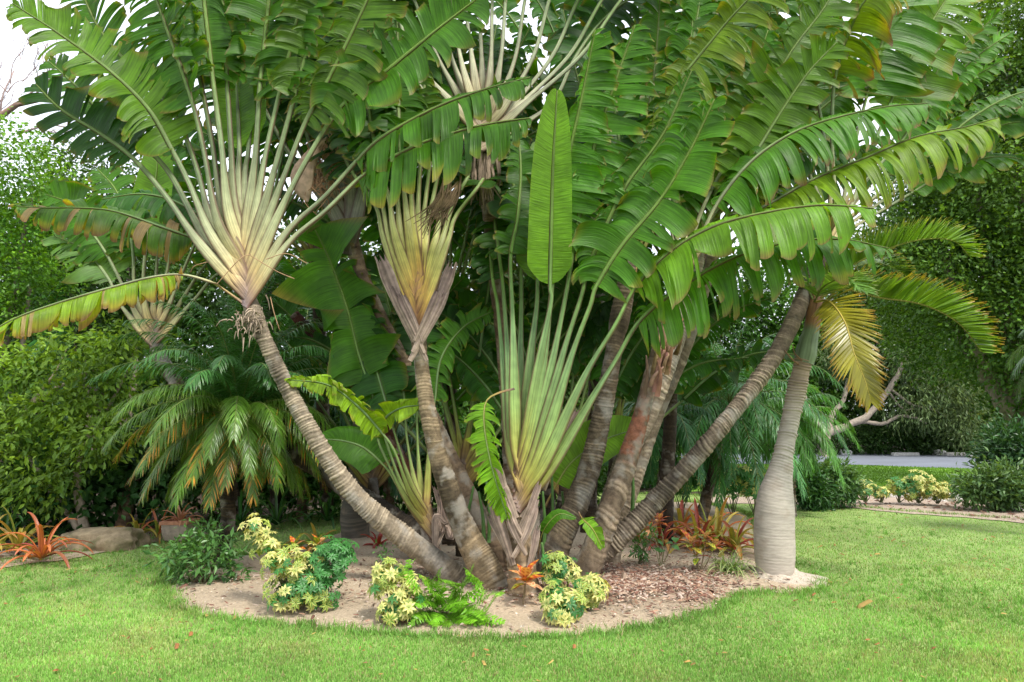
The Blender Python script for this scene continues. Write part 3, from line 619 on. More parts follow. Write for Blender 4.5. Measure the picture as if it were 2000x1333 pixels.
# leafy shrub with pale stems, left
bS = P(170, 1040, 9.6); bS[2] = 0
qs = lambda x, y, d=0: P(x, y, 9.6+d)
tree('leafy_shrub', 'tall loose shrub with slim glossy leaves and pale stems left of the date palm', 'shrub', bS,
     [E(60, 720, 9.5, .55, .36, .5), E(180, 690, 9.4, .6, .35, .5), E(120, 800, 9.3, .6, .4, .5), E(20, 860, 9.3, .5, .4, .5), E(230, 760, 9.5, .5, .4, .5), E(200, 860, 9.2, .45, .38, .5), E(90, 930, 9.3, .6, .4, .5), E(250, 650, 9.7, .5, .3, .5), E(0, 760, 9.5, .5, .4, .5)], 240, 30, .10, (.028, .095, .016), (.25, .40, .04),
     [([bS, qs(150, 930), qs(175, 850), qs(200, 770), qs(215, 720)], .07, .025), ([qs(5, 900), qs(25, 850), qs(50, 800), qs(110, 760), qs(190, 720)], .06, .02), ([qs(160, 880), qs(220, 780), qs(260, 700)], .035, .012), ([qs(40, 810), qs(100, 740), qs(130, 680)], .03, .01), ([bS, qs(100, 960), qs(60, 900), qs(20, 870)], .05, .03)], bark=(.42, .34, .26), tmpl=LT4*A(1.7, 1, 1), droop=.6, cl=.10, inner=.6)
mb = MB()
tS2 = thing('leafy_shrub', 'dark glossy understory shrub behind the rock', 'shrub', G(200, 1040), None)
blob_foliage(mb, [E(60, 960, 9.9, .7, .45, .5), E(180, 950, 9.9, .7, .5, .5), E(300, 900, 10.2, .7, .6, .5), E(-60, 900, 9.9, .7, .8, .5)], 260, 24, .13, (.012, .045, .010), (.05, .14, .03), cl=.16); mb.build('foliage', M_FOL, tS2, smooth=False, kind='stuff')
# shaded understory right behind the clump
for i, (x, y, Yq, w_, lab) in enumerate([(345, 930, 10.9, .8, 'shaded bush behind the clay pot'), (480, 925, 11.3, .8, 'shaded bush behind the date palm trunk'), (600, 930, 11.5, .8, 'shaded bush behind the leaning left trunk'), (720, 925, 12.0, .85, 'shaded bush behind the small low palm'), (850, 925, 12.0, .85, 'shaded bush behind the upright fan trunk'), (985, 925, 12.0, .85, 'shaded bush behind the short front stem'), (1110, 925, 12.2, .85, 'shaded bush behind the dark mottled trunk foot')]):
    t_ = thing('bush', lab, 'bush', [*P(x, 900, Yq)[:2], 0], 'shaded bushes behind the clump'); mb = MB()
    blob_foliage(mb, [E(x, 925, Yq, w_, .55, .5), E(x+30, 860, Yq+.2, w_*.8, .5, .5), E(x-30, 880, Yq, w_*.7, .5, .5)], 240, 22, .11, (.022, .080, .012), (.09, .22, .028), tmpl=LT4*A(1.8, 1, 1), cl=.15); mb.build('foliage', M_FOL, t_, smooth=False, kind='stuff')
# bare branches against the sky
t = thing('bare_tree', 'leafless tree with thin brown twigs against the sky at upper left', 'tree', [*P(-120, 900, 13)[:2], 0])
mb = MB(); bb = A(*P(-120, 900, 13)[:2], 0)
limb(mb, [bb, P(-120, 500, 13), P(-60, 300, 13), P(20, 215, 13), P(110, 185, 13)], .14, .05, (.30, .2, .15))
def twigs(p, d, l, r, k):
    e = p + d*l; mid = (p+e)/2 + rng.normal(0, l*.08, 3); limb(mb, [p, mid, e], r, r*.55, (.32, .24, .22), n=7, seg=5)
    if k > 0:
        for _ in range(3):
            f = random.uniform(.35, 1); twigs(p*(1-f)+e*f, nrm(d+rng.normal(0, .5, 3)*A(1, .6, 1)+A(0, 0, .1)), l*random.uniform(.5, .8), r*.55, k-1)
for q0, d0 in ((P(-60, 300, 13), A(.4, 0, .9)), (P(20, 215, 13), A(.7, 0, .6)), (P(-40, 270, 13), A(.2, .1, 1)), (P(60, 200, 13), A(.5, 0, .9)), (P(40, 260, 13), A(.9, 0, .1)), (P(0, 230, 13), A(.2, 0, 1))): twigs(q0, nrm(d0), 1.0, .022, 3)
mb.build('branches', M_BARKD, t)

def gb(px, py, Y, z=.03):
    p = P(px, py, Y); return A(p[0], p[1], z)
# ---------------- A: left leaning trunk with the big open fan
pa = palm('tall palm leaning far left, widest open fan above the feathery date palm', gb(905, 1130, 6.75))
trunk(pa, [(935, 1155, 6.85, 70), (880, 1118, 6.75, 66), (800, 1058, 6.65, 62), (700, 975, 6.55, 56), (630, 880, 6.5, 50), (578, 790, 6.45, 47), (545, 725, 6.42, 46), (520, 670, 6.4, 44), (503, 632, 6.4, 50), (494, 608, 6.42, 52), (486, 585, 6.46, 40)], colr=(.26, .205, .14), col2=(.47, .41, .32), ring=.028, rough=.08, seed=1)
LA = [
 dict(p=[(385, 470), (325, 385)], b=[(262, 312), (200, 265), (120, 215), (70, 165)], W=78, dL=.5, dR=.2, colr=DK, tear=.05, dy=.3),
 dict(p=[(395, 455), (335, 345)], b=[(285, 290), (215, 240), (150, 170), (95, 120)], W=75, dL=.8, dR=.3, colr=MD*.8, tear=.05, dy=.5),
 dict(p=[(408, 450), (370, 360)], b=[(335, 292), (290, 215), (215, 140), (120, 70), (25, 8)], W=88, dL=.75, dR=-.1, colr=LT*.8, tear=.055, dy=-.5, face=(.15, -1, .75)),
 dict(p=[(415, 440), (385, 330)], b=[(350, 240), (305, 180), (245, 120), (190, 50), (150, -40)], W=90, dL=.7, dR=.3, colr=MD, tear=.05, dy=.3, face=(-.3, -1, .4)),
 dict(p=[(425, 430), (400, 300)], b=[(378, 205), (350, 120), (310, 10), (270, -120)], W=95, dL=.6, dR=.3, colr=MD, tear=.045, face=(-.5, -1, .2)),
 dict(p=[(436, 420), (415, 280)], b=[(390, 150), (362, 50), (335, -60), (290, -160)], W=85, colr=LT*.7, tear=.05, face=(-.5, -1, .3)),
 dict(p=[(446, 410), (432, 280)], b=[(415, 150), (405, 60), (390, -60), (360, -200)], W=80, colr=MD, face=(.3, -1, .2)),
 dict(p=[(457, 400), (452, 290)], b=[(445, 170), (440, 60), (430, -60), (420, -200)], W=75, colr=MD, dR=.9, dL=.9, face=(-.2, -1, .2)),
 dict(p=[(466, 400), (466, 330)], b=[(468, 292), (464, 200), (455, 60), (450, -120)], W=48, colr=LT*1.15, tear=9, edge=.1, brown=0, dR=.0, dL=.0, dy=.9, face=(0, -1, 0), rip=.2),
 dict(p=[(476, 400), (480, 330)], b=[(486, 290), (490, 200), (488, 60), (480, -120)], W=42, colr=LT*1.1, tear=9, edge=.1, brown=0, dR=.0, dL=.0, dy=.9, face=(0, -1, 0), rip=.2),
 dict(p=[(487, 405), (500, 290)], b=[(508, 165), (517, 80), (527, -20), (535, -160)], W=88, colr=MD, dR=.35, dL=.5, tear=.06, face=(.2, -1, .2)),
 dict(p=[(500, 410), (522, 290)], b=[(545, 190), (565, 110), (585, 10), (600, -120)], W=85, colr=MD*1.1, face=(-.2, -1, .2), dR=.5, dL=.8),
 dict(p=[(513, 415), (545, 300)], b=[(575, 190), (600, 100), (630, 0), (650, -120)], W=85, colr=LT*.75, face=(.3, -1, .3)),
 dict(p=[(525, 425), (565, 320)], b=[(597, 240), (640, 160), (690, 60), (735, -40), (770, -140)], W=115, colr=LT*.65, dR=.4, dL=.9, wl=.55, tear=.05, face=(0, -1, .2), dy=-.2),
 dict(p=[(540, 430), (590, 330)], b=[(652, 228), (700, 180), (757, 138), (850, 62), (930, 0), (980, -40)], W=100, colr=MD*1.15, dR=1.0, dL=.3, dy=-.4, face=(.1, -1, .3)),
 dict(p=[(560, 455), (635, 385)], b=[(698, 315), (740, 275), (800, 238), (873, 202), (960, 172), (1036, 152)], W=118, dR=2.1, dL=1.2, wl=.45, colr=MD*.95, edge=.6, tear=.075, dy=-.6, face=(.1, -1, .9), brown=.2),
 dict(p=[(565, 475), (635, 415)], b=[(700, 352), (752, 318), (820, 283), (905, 255), (975, 240), (1035, 232)], W=118, dR=2.4, dL=1.7, wl=.5, colr=MD*.85, edge=.7, tear=.085, dy=-.7, face=(.1, -1, 1.0), brown=.25),
 dict(p=[(430, 562), (412, 552)], b=[(358, 538), (300, 542), (220, 562), (110, 594), (20, 628), (-80, 690)], W=56, dL=3.2, dR=3.0, colr=YG*.95, edge=1.2, tear=.038, brown=.85, dy=-1.4, face=(0, -1, 1.2), w0=.02, w1=.017),
]
crown(pa, (488, 606), (470, 430), 6.4, LA, PALE, dh=.029, w0=.066, w1=.035, wide=1.2)
mb = MB()      # dry threads and the ragged collar under the fan
for i in range(95):
    p = P(488+rng.normal(0, 17), 628+rng.normal(0, 15), 6.28+rng.normal(0, .05)); d = nrm(rng.normal(size=3)+A(0, -.6, -.5)); l = random.uniform(.03, .10)
    c = spline([p, p+d*l*.6, p+d*l+A(0, 0, -l*.5)], 5); tube(mb, c, np.linspace(.009, .002, 5), 4, (A(.42, .33, .24)*random.uniform(.5, 1.3))*np.ones((5, 3)), rb=np.linspace(.003, .001, 5), cap=False)
for a_, b_, c_ in (((423, 556), (470, 505), (490, 498)), ((490, 500), (540, 530), (575, 545)), ((520, 507), (560, 496), (600, 515)), ((528, 580), (535, 610), (546, 645)), ((405, 512), (380, 520), (372, 532))):
    tube(mb, spline([P(*a_, 6.22), P(*b_, 6.2), P(*c_, 6.24)], 16), .0045, 5, A(.42, .27, .15)*np.ones((16, 3)))
mb.build('dry_fibre', M_DRY, pa, kind='stuff')

# ---------------- B: middle fan on the upright trunk
pb_ = palm('upright palm left of centre, yellow striped fan between torn purple sheaths', gb(960, 1135, 6.6))
trunk(pb_, [(968, 1155, 6.55, 92), (940, 1100, 6.55, 86), (905, 1030, 6.55, 70), (875, 950, 6.55, 62), (850, 870, 6.55, 52), (832, 780, 6.55, 45), (822, 700, 6.55, 42), (818, 660, 6.55, 48), (817, 635, 6.58, 40)], colr=(.23, .165, .095), col2=(.36, .29, .19), ring=.03, rough=.035, seed=2)
LB_ = [
 dict(p=[(750, 468), (735, 405)], b=[(690, 340), (650, 260), (600, 160), (560, 60)], W=75, colr=DK, dy=.9),
 dict(p=[(760, 464), (745, 395)], b=[(715, 320), (685, 200), (660, 80), (640, -60)], W=80, colr=DK, dy=.8),
 dict(p=[(771, 458), (760, 390)], b=[(735, 300), (715, 180), (700, 40), (690, -100)], W=85, colr=MD, dy=.7),
 dict(p=[(782, 455), (776, 380)], b=[(762, 290), (750, 170), (740, 30), (735, -100)], W=85, colr=MD*.8, dy=.7),
 dict(p=[(798, 450), (790, 380)], b=[(780, 270), (778, 150), (775, 20), (770, -100)], W=85, colr=MD, dy=.8),
 dict(p=[(806, 450), (804, 380)], b=[(802, 280), (803, 160), (806, 40), (806, -100)], W=80, colr=LT*.7, dy=.8),
 dict(p=[(815, 450), (818, 380)], b=[(824, 280), (830, 150), (836, 20), (840, -100)], W=80, colr=MD, dy=1.7),
 dict(p=[(824, 450), (833, 380)], b=[(845, 280), (855, 160), (862, 40), (868, -90)], W=80, colr=DK*1.2, dy=2.),
 dict(p=[(833, 452), (848, 380)], b=[(868, 280), (885, 180), (895, 60), (905, -60)], W=80, colr=MD, dy=2.1),
 dict(p=[(854, 455), (864, 390)], b=[(893, 320), (925, 250), (950, 150), (970, 50)], W=75, colr=DK, dy=2.1),
 dict(p=[(866, 462), (882, 410)], b=[(912, 350), (945, 300), (990, 230), (1030, 140)], W=75, colr=DK, dy=2.),
 dict(p=[(876, 470), (890, 425)], b=[(935, 365), (965, 320), (1010, 280), (1060, 250)], W=75, colr=MD*.8, dy=1.8),
 dict(p=[(742, 500)], W=0, w0=.062),
 dict(p=[(884, 512)], W=0, w0=.058),
]
crown(pb_, (818, 668), (812, 460), 6.55, LB_, YELP, dh=.038, w0=.066, w1=.032, wide=1.25, Yspread=.06)
for fx in (([832, 705], [800, 640], [762, 560], 6.40, .040), ([800, 705], [836, 640], [872, 570], 6.39, .040), ([828, 690], [806, 640], [775, 575], 6.38, .034), ([806, 688], [834, 632], [862, 570], 6.37, .034), ([824, 668], [808, 625], [784, 572], 6.36, .030), ([810, 666], [832, 618], [856, 562], 6.355, .030)):
    add_leaf(pb_, [P(*fx[0], fx[3]), P(*fx[1], fx[3]-.02), P(*fx[2], fx[3])], None, 0, (0, -1, .05), w0=fx[4], has_blade=False)
mb = MB()
for x0 in (866, 880, 895, 900):
    for i in range(10):
        c = spline([P(x0, 365+rng.normal(0, 8), 6.4), P(x0-18+rng.normal(0, 8), 400, 6.38), P(x0-45+rng.normal(0, 12), 440+rng.normal(0, 12), 6.36)], 8)
        tube(mb, c, np.linspace(.012, .003, 8), 4, A(.30, .20, .13)*random.uniform(.6, 1.3)*np.ones((8, 3)), rb=np.linspace(.002, .001, 8))
mb.build('dry_fibre', M_DRY, pb_, kind='stuff')

# ---------------- C: low front fan on a short stem
pc = palm('young palm at front centre, long green stalks fanning from a short sheathed stem', gb(1022, 1150, 6.35))
trunk(pc, [(1022, 1165, 6.3, 74), (1020, 1120, 6.3, 66), (1014, 1080, 6.3, 60), (1014, 1050, 6.34, 56), (1013, 1000, 6.36, 56), (1014, 965, 6.38, 44)], colr=(.25, .17, .10), col2=(.42, .33, .22), ring=.06, rough=.06, seed=3, sc=.8)
LC = [
 dict(p=[(1000, 880), (985, 740), (972, 600)], b=[(962, 545), (955, 450), (940, 350), (925, 250)], W=60, colr=DK, dy=2.0),
 dict(p=[(1003, 880), (992, 700), (982, 560)], b=[(975, 500), (965, 420), (955, 330), (940, 240)], W=60, colr=MD*.8, dy=1.9),
 dict(p=[(1008, 860), (1003, 700), (1000, 600)], b=[(997, 500), (1010, 430), (1017, 340), (1012, 250)], W=50, colr=MD*.9, dy=.6),
 dict(p=[(1014, 850), (1016, 700), (1018, 560)], b=[(1012, 450), (1000, 340), (985, 230), (975, 100)], W=70, colr=DK, dy=2.0),
 dict(p=[(1022, 860), (1036, 700), (1048, 600)], b=[(1050, 550), (1054, 470), (1060, 380), (1050, 280)], W=60, colr=LT, tear=9, dy=.9, dR=0, dL=0, face=(0, -1, 0), edge=.1, brown=0, rip=.2),
 dict(p=[(1030, 850), (1055, 700), (1076, 590)], b=[(1074, 558), (1076, 460), (1080, 320), (1088, 178)], W=52, colr=LT*.95, tear=9, dy=-.25, dR=0, dL=.02, face=(.15, -1, .1), edge=.15, brown=0, rip=.2, lean=8),
 dict(p=[(1036, 860), (1062, 700), (1078, 560)], b=[(1086, 470), (1108, 320), (1136, 190), (1162, 60)], W=88, colr=MD*1.2, dR=.25, dL=1.3, wl=.32, tear=.05, dy=-.2, face=(.2, -1, .2), lean=5),
 dict(p=[(1044, 865), (1080, 700), (1108, 560)], b=[(1122, 470), (1142, 368), (1165, 270), (1200, 165), (1240, 50)], W=108, colr=MD*1.2, dR=.4, dL=.9, wl=.4, tear=.05, dy=0, face=(.1, -1, .2), lean=5),
 dict(p=[(1052, 870), (1100, 690), (1135, 580)], b=[(1147, 530), (1180, 450), (1225, 360), (1295, 262), (1350, 140)], W=92, colr=MD, dR=.7, dL=.8, wl=.55, tear=.06, dy=0, face=(.1, -1, .35)),
 dict(p=[(1060, 880), (1115, 700), (1152, 600)], b=[(1165, 560), (1215, 480), (1290, 390), (1350, 290), (1395, 195)], W=98, colr=MD*1.15, dR=.6, dL=1.0, tear=.075, dy=-.2, face=(0, -1, .5)),
 dict(p=[(1066, 900), (1140, 740), (1200, 640)], b=[(1243, 560), (1310, 492), (1390, 445), (1486, 418), (1598, 402), (1706, 408)], W=128, colr=LT*.85, dR=2.4, dL=1.3, wl=.5, tear=.06, edge=.45, dy=-.7, face=(0, -1, 1.3), brown=.4),
 dict(p=[(1072, 920), (1150, 790), (1200, 710)], b=[(1248, 630), (1320, 570), (1420, 510), (1530, 476), (1640, 468), (1735, 486)], W=125, colr=MD*1.2, dR=2.4, dL=1.4, wl=.5, tear=.06, edge=.6, dy=-.5, face=(0, -1, 1.3), brown=.35),
 dict(p=[(1055, 960), (1092, 860), (1125, 800)], W=0, w0=.05, w1=.02, shift=-.3),
 dict(p=[(985, 960), (968, 900)], W=0, w0=.04),
]
crown(pc, (1015, 1010), (1022, 850), 6.3, LC, GREENP, dh=.030, w0=.066, w1=.031, wide=1.7, Yspread=.05)
for fx in (([1002, 1105], [985, 1050], [962, 985], 6.15, .045), ([1000, 1095], [975, 1040], [955, 1000], 6.2, .04), ([1002, 1090], [1030, 1040], [1048, 985], 6.12, .034), ([1028, 1085], [1006, 1045], [990, 1005], 6.11, .030), ([1006, 1062], [1032, 1015], [1050, 968], 6.13, .032), ([1024, 1055], [1004, 1020], [988, 975], 6.12, .030), ([1030, 1120], [1042, 1075], [1050, 1030], 6.16, .03), ([1008, 1045], [1034, 995], [1055, 940], 6.14, .028)):
    add_leaf(pc, [P(*fx[0], fx[3]), P(*fx[1], fx[3]-.02), P(*fx[2], fx[3])], None, 0, (0, -1, .05), w0=fx[4], has_blade=False)
lf = add_leaf(pc, [P(1005, 760, 6.15), P(975, 768, 6.1)], [P(950, 785, 6.05), P(946, 830, 6.0), P(958, 900, 5.98), P(975, 960, 5.98), P(992, 1012, 6.0)], .20, (-.45, -1, .2), w0=.012, w1=.01, colr=LT*1.1, dR=.2, dL=.9, tear=.03, edge=.6, lean=5)

# ---------------- M: small fan left of B's foot
pm = palm('small low palm squeezed behind the left leaning trunk, slim stalks over shredded brown sheaths', gb(850, 1095, 7.0))
trunk(pm, [(862, 1110, 7.0, 50), (850, 1085, 7.0, 46), (838, 1055, 7.0, 40), (830, 1030, 7.0, 28)], colr=(.22, .14, .10), seed=4)
LM = [
 dict(p=[(790, 960), (750, 850)], b=[(728, 775), (700, 690), (677, 600), (640, 500), (600, 420)], W=75, colr=MD*.9, dR=.3, dL=.4, tear=.3, dy=.3, face=(.1, -1, .1), edge=.2),
 dict(p=[(800, 960), (770, 880)], b=[(745, 845), (700, 795), (640, 752), (560, 742)], W=30, colr=YG*1.3, dR=.6, dL=1.4, tear=.05, dy=-.5, edge=.7),
 dict(p=[(805, 950), (778, 870)], b=[(758, 800), (725, 690), (690, 590), (640, 500)], W=70, colr=DK*1.2, dy=.6),
 dict(p=[(795, 980), (765, 930)], b=[(745, 905), (710, 875), (672, 862), (630, 858)], W=48, colr=MD, tear=9, rip=.3, dR=.7, dL=.3, dy=0, edge=.1, brown=0),
 dict(p=[(812, 950), (795, 860)], b=[(790, 790), (780, 700), (760, 600), (730, 500)], W=65, colr=DK, dy=.8),
 dict(p=[(822, 950), (815, 850)], b=[(815, 760), (815, 660), (820, 560), (815, 460)], W=65, colr=DK, dy=.8),
 dict(p=[(790, 970), (755, 900)], b=[(738, 855), (752, 818), (785, 797), (828, 792)], W=26, colr=YG*1.3, dR=1.2, dL=.3, tear=.12, dy=-.3, edge=.3),
 dict(p=[(835, 950), (840, 850)], b=[(850, 780), (862, 700), (905, 640), (962, 608)], W=44, colr=MD*1.1, dR=1.5, dL=.3, tear=.04, dy=.2),
 dict(p=[(860, 1040), (862, 985), (855, 960)], W=0, w0=.04, w1=.035, shift=-.5),
 dict(p=[(880, 1050), (885, 990)], W=0, w0=.04, w1=.035, shift=-.5), dict(p=[(872, 1020), (850, 950)], W=0, w0=.04, w1=.03, shift=-.5),
]
crown(pm, (845, 1070), (830, 950), 6.95, LM, GREENP, dh=.03, w0=.04, w1=.018, wide=.8)

# ---------------- D: high crown in the centre, on the thin upright trunk
pd = palm('tallest palm in the centre, thin ringed trunk and pale stalks leaving the picture', gb(1005, 1090, 7.2))
trunk(pd, [(1005, 1110, 7.2, 50), (998, 900, 7.2, 46), (985, 700, 7.2, 42), (972, 580, 7.2, 42), (958, 450, 7.2, 42), (948, 350, 7.2, 44), (942, 300, 7.2, 56), (938, 240, 7.2, 50)], colr=(.16, .095, .055), col2=(.32, .24, .15), ring=.034, rough=.08, seed=5)
LD = []
for x0, x1, i in ((824, 760, 0), (866, 800, 1), (890, 850, 2), (905, 880, 3), (925, 905, 4), (942, 935, 5), (958, 962, 6), (975, 990, 7), (1000, 1030, 8), (1030, 1080, 9), (1062, 1140, 10), (1090, 1190, 11), (1110, 1230, 12)):
    ytop = 10 if x0 > 830 else 90
    top = (950 + (x0-950)*1.15, 110)
    ex = 940 + (x1-940)*1.5
    LD.append(dict(p=[(945+(x0-945)*.45, 210), top], b=[(x1, -20), (ex, -160), (940+(ex-940)*1.2, -330), (940+(ex-940)*1.45, -480)], W=90, colr=[MD, DK*1.2, LT*.7][i % 3], dy=random.uniform(-.3, .5)))
LD += [dict(p=[(1010, 250), (1080, 200)], b=[(1120, 120), (1160, 60), (1200, 20), (1260, -20)], W=85, dR=1.2, dL=.6, colr=DK*1.2, dy=.5),
       dict(p=[(870, 240), (800, 140)], b=[(760, 90), (720, 30), (690, -30), (640, -90)], W=85, dR=.6, dL=1.2, colr=DK*1.2, dy=.5)]
crown(pd, (938, 300), (940, 150), 7.1, LD, [(0, (.3, .22, .15)), (.3, (.40, .34, .18)), (.6, (.44, .43, .28)), (1.2, (.36, .40, .24)), (2, (.2, .3, .1)), (4, (.12, .2, .03))], dh=.03, w0=.06, w1=.028, wide=.9)
mb = MB()
for i in range(26):
    x0 = 945+rng.normal(0, 14); c = spline([P(x0, 305+rng.normal(0, 12), 7.0), P(x0+rng.normal(0, 5), 350, 6.98), P(x0+rng.normal(0, 9), 390+rng.normal(0, 14), 7.0)], 7)
    tube(mb, c, np.linspace(.022, .006, 7), 4, A(.34, .25, .18)*random.uniform(.5, 1.3)*np.ones((7, 3)), rb=np.full(7, .002))
mb.build('dry_sheath', M_DRY, pd, kind='stuff')

# ---------------- E: dry topped palm between A and B
pe = palm('palm behind the two left fans, closed grey sheath and dead tan flower head', gb(985, 1080, 7.3))
trunk(pe, [(985, 1090, 7.3, 60), (930, 1000, 7.3, 56), (880, 900, 7.3, 52), (830, 790, 7.3, 46), (785, 700, 7.3, 40), (745, 620, 7.3, 34), (710, 540, 7.3, 34), (692, 490, 7.3, 44), (680, 440, 7.3, 40)], colr=(.21, .14, .09), col2=(.36, .27, .18), ring=.05, rough=.04, seed=6)
LE = [dict(p=[(690+dx*.35, 400), (690+dx*.8, 330)], b=[(690+dx*1.1, 270), (690+dx*1.5, 170), (690+dx*2, 60), (690+dx*2.4, -60)], W=70, colr=DK*1.1, dy=.4) for dx in (-130, -105, -80, -55, -30, -8, 14, 36)]
crown(pe, (688, 500), (672, 380), 7.3, LE, [(0, (.14, .10, .09)), (.2, (.22, .19, .16)), (.5, (.28, .29, .2)), (1, (.2, .26, .15)), (3, (.13, .22, .05))], dh=.045, w0=.085, w1=.036, wide=1.3)
mb = MB()
for i in range(150):
    g = i % 3; cx, cy = ((640, 285), (622, 330), (690, 268))[g]
    x0, y0 = cx+rng.normal(0, 15), cy+rng.normal(0, 14); l = random.uniform(25, 70)
    c = spline([P(x0, y0, 6.98), P(x0+rng.normal(4, 14), y0+l*.5, 6.9), P(x0+rng.normal(6, 24), y0+l, 6.95)], 7)
    tube(mb, c, np.linspace(.008, .003, 7), 4, A(.42, .25, .14)*random.uniform(.5, 1.35)*np.ones((7, 3)), rb=np.full(7, .002))
mb.build('dead_flower_head', M_DRY, pe, kind='stuff')
mb = MB(); c = spline([P(600, 395, 6.95), P(590, 345, 6.9), P(612, 300, 6.92), P(640, 270, 6.95)], 16)
tube(mb, c, np.array([.01, .05, .085, .105, .12, .125, .12, .115, .1, .09, .08, .06, .05, .04, .03, .01]), 12, A(.50, .36, .25)*np.ones((16, 3)), rb=np.full(16, .03)); mb.build('dead_bract', M_DRY, pe)

# ---------------- right hand trunks F, G, H, I and their crowns
pf = palm('dark mottled trunk just right of the front fan, leaning slightly right', gb(1085, 1095, 6.95))
trunk(pf, [(1075, 1120, 6.95, 84), (1090, 1060, 6.95, 78), (1125, 985, 6.97, 70), (1155, 900, 7.0, 62), (1178, 800, 7.0, 56), (1193, 720, 7.0, 52), (1203, 660, 7.0, 50), (1210, 625, 7.0, 60), (1222, 560, 7.0, 50), (1232, 500, 7.0, 36)], colr=(.13, .095, .065), col2=(.31, .25, .18), ring=.032, rough=.05, seed=7)
LF = [dict(p=[(1232, 470)], b=[(1240, 380), (1260, 260), (1280, 120), (1290, -20)], W=80, colr=MD, dy=.3),
      dict(p=[(1240, 480)], b=[(1262, 390), (1300, 260), (1345, 120), (1372, -30)], W=95, colr=MD*1.1, dR=.5, dL=.8, dy=.1),
      dict(p=[(1222, 480)], b=[(1215, 380), (1205, 260), (1200, 120), (1190, -10)], W=85, colr=MD*.9, dy=.5),
      dict(p=[(1214, 480)], b=[(1190, 380), (1165, 280), (1130, 160), (1100, 20)], W=80, colr=DK*1.2, dy=1.6),
      dict(p=[(1246, 490)], b=[(1290, 400), (1335, 300), (1372, 180), (1395, 60)], W=95, colr=MD, dy=.3),
      dict(p=[(1206, 500)], b=[(1160, 430), (1110, 350), (1060, 300), (1010, 290)], W=75, colr=DK*1.1, dy=1.4),
      dict(p=[(1250, 500)], b=[(1300, 420), (1380, 330), (1450, 200), (1500, 60)], W=95, colr=MD*1.1, dR=.7, dL=.7, dy=.2)]
crown(pf, (1220, 600), (1232, 440), 7.05, LF, YELP, dh=.05, w0=.06, w1=.028)

pg_ = palm('trunk right of centre with rusty red peeling patches at mid height', gb(1160, 1115, 6.75))
trunk(pg_, [(1130, 1140, 6.72, 86), (1155, 1090, 6.72, 78), (1190, 1000, 6.75, 68), (1225, 900, 6.8, 60), (1250, 820, 6.8, 48), (1272, 740, 6.8, 50), (1300, 660, 6.8, 64), (1322, 590, 6.8, 60), (1340, 520, 6.85, 40)], colr=(.20, .14, .09), col2=(.42, .34, .26), ring=.055, rough=.055, redtop=(.38, .62), seed=8)
LG = [dict(p=[(1345, 520), (1385, 470)], b=[(1420, 425), (1482, 410), (1587, 352), (1700, 305), (1790, 268), (1880, 250), (1948, 231)], W=132, colr=YG*1.0, dR=2.1, dL=1.5, wl=.45, tear=.055, edge=.6, face=(0, -1, 1.2), dy=-.4, brown=.4),
      dict(p=[(1350, 500), (1375, 450)], b=[(1400, 400), (1440, 345), (1489, 298), (1560, 255), (1643, 228), (1740, 208), (1811, 203)], W=122, colr=MD*1.3, dR=1.9, dL=1.3, wl=.4, tear=.055, edge=.5, face=(0, -1, 1.0), dy=-.1, brown=.5),
      dict(p=[(1345, 500), (1360, 440)], b=[(1390, 370), (1430, 300), (1478, 220), (1545, 102), (1610, 15), (1650, -60)], W=98, colr=LT*.75, dR=.35, dL=.4, tear=.06, face=(0, -1, .1), dy=.1),
      dict(p=[(1350, 505), (1375, 450)], b=[(1420, 380), (1475, 300), (1524, 221), (1577, 144), (1632, 85)], W=88, colr=LT*.7, dR=.45, dL=.4, tear=.08, face=(0, -1, .15), dy=-.05, edge=.8),
      dict(p=[(1330, 500), (1315, 440)], b=[(1300, 330), (1305, 200), (1398, 70), (1470, -10), (1540, -80)], W=118, colr=YG*.85, dR=.9, dL=.6, wl=.4, tear=.05, face=(0, -1, .4), dy=-.5, edge=.8),
      dict(p=[(1322, 500), (1310, 440)], b=[(1300, 360), (1315, 230), (1345, 100), (1360, -40)], W=95, colr=MD, dy=.2),
      dict(p=[(1338, 490), (1345, 420)], b=[(1370, 330), (1400, 250), (1440, 170), (1490, 60)], W=90, colr=MD*1.1, dy=.3),
      dict(p=[(1315, 520), (1290, 470)], b=[(1250, 400), (1215, 300), (1200, 200), (1190, 80)], W=90, colr=DK*1.2, dy=.6)]
crown(pg_, (1325, 610), (1345, 470), 6.85, LG, PALE, dh=.05, w0=.06, w1=.028)
mb = MB()
for i in range(34):
    f = rng.uniform(0, 1); x0, y0 = 1272+f*50+rng.normal(0, 9), 740-f*130; l = random.uniform(30, 90)
    c = spline([P(x0-8, y0+l*.6, 6.70), P(x0, y0, 6.62), P(x0+rng.normal(6, 8), y0-l*.5, 6.60+rng.uniform(0, .05))], 7)
    tube(mb, c, np.linspace(.03, .008, 7), 5, A(.36, .25, .17)*random.uniform(.5, 1.2)*A(1, random.uniform(.7, 1), random.uniform(.6, 1))*np.ones((7, 3)), rb=np.full(7, .004))
mb.build('torn_sheath', M_DRY, pg_, kind='stuff')

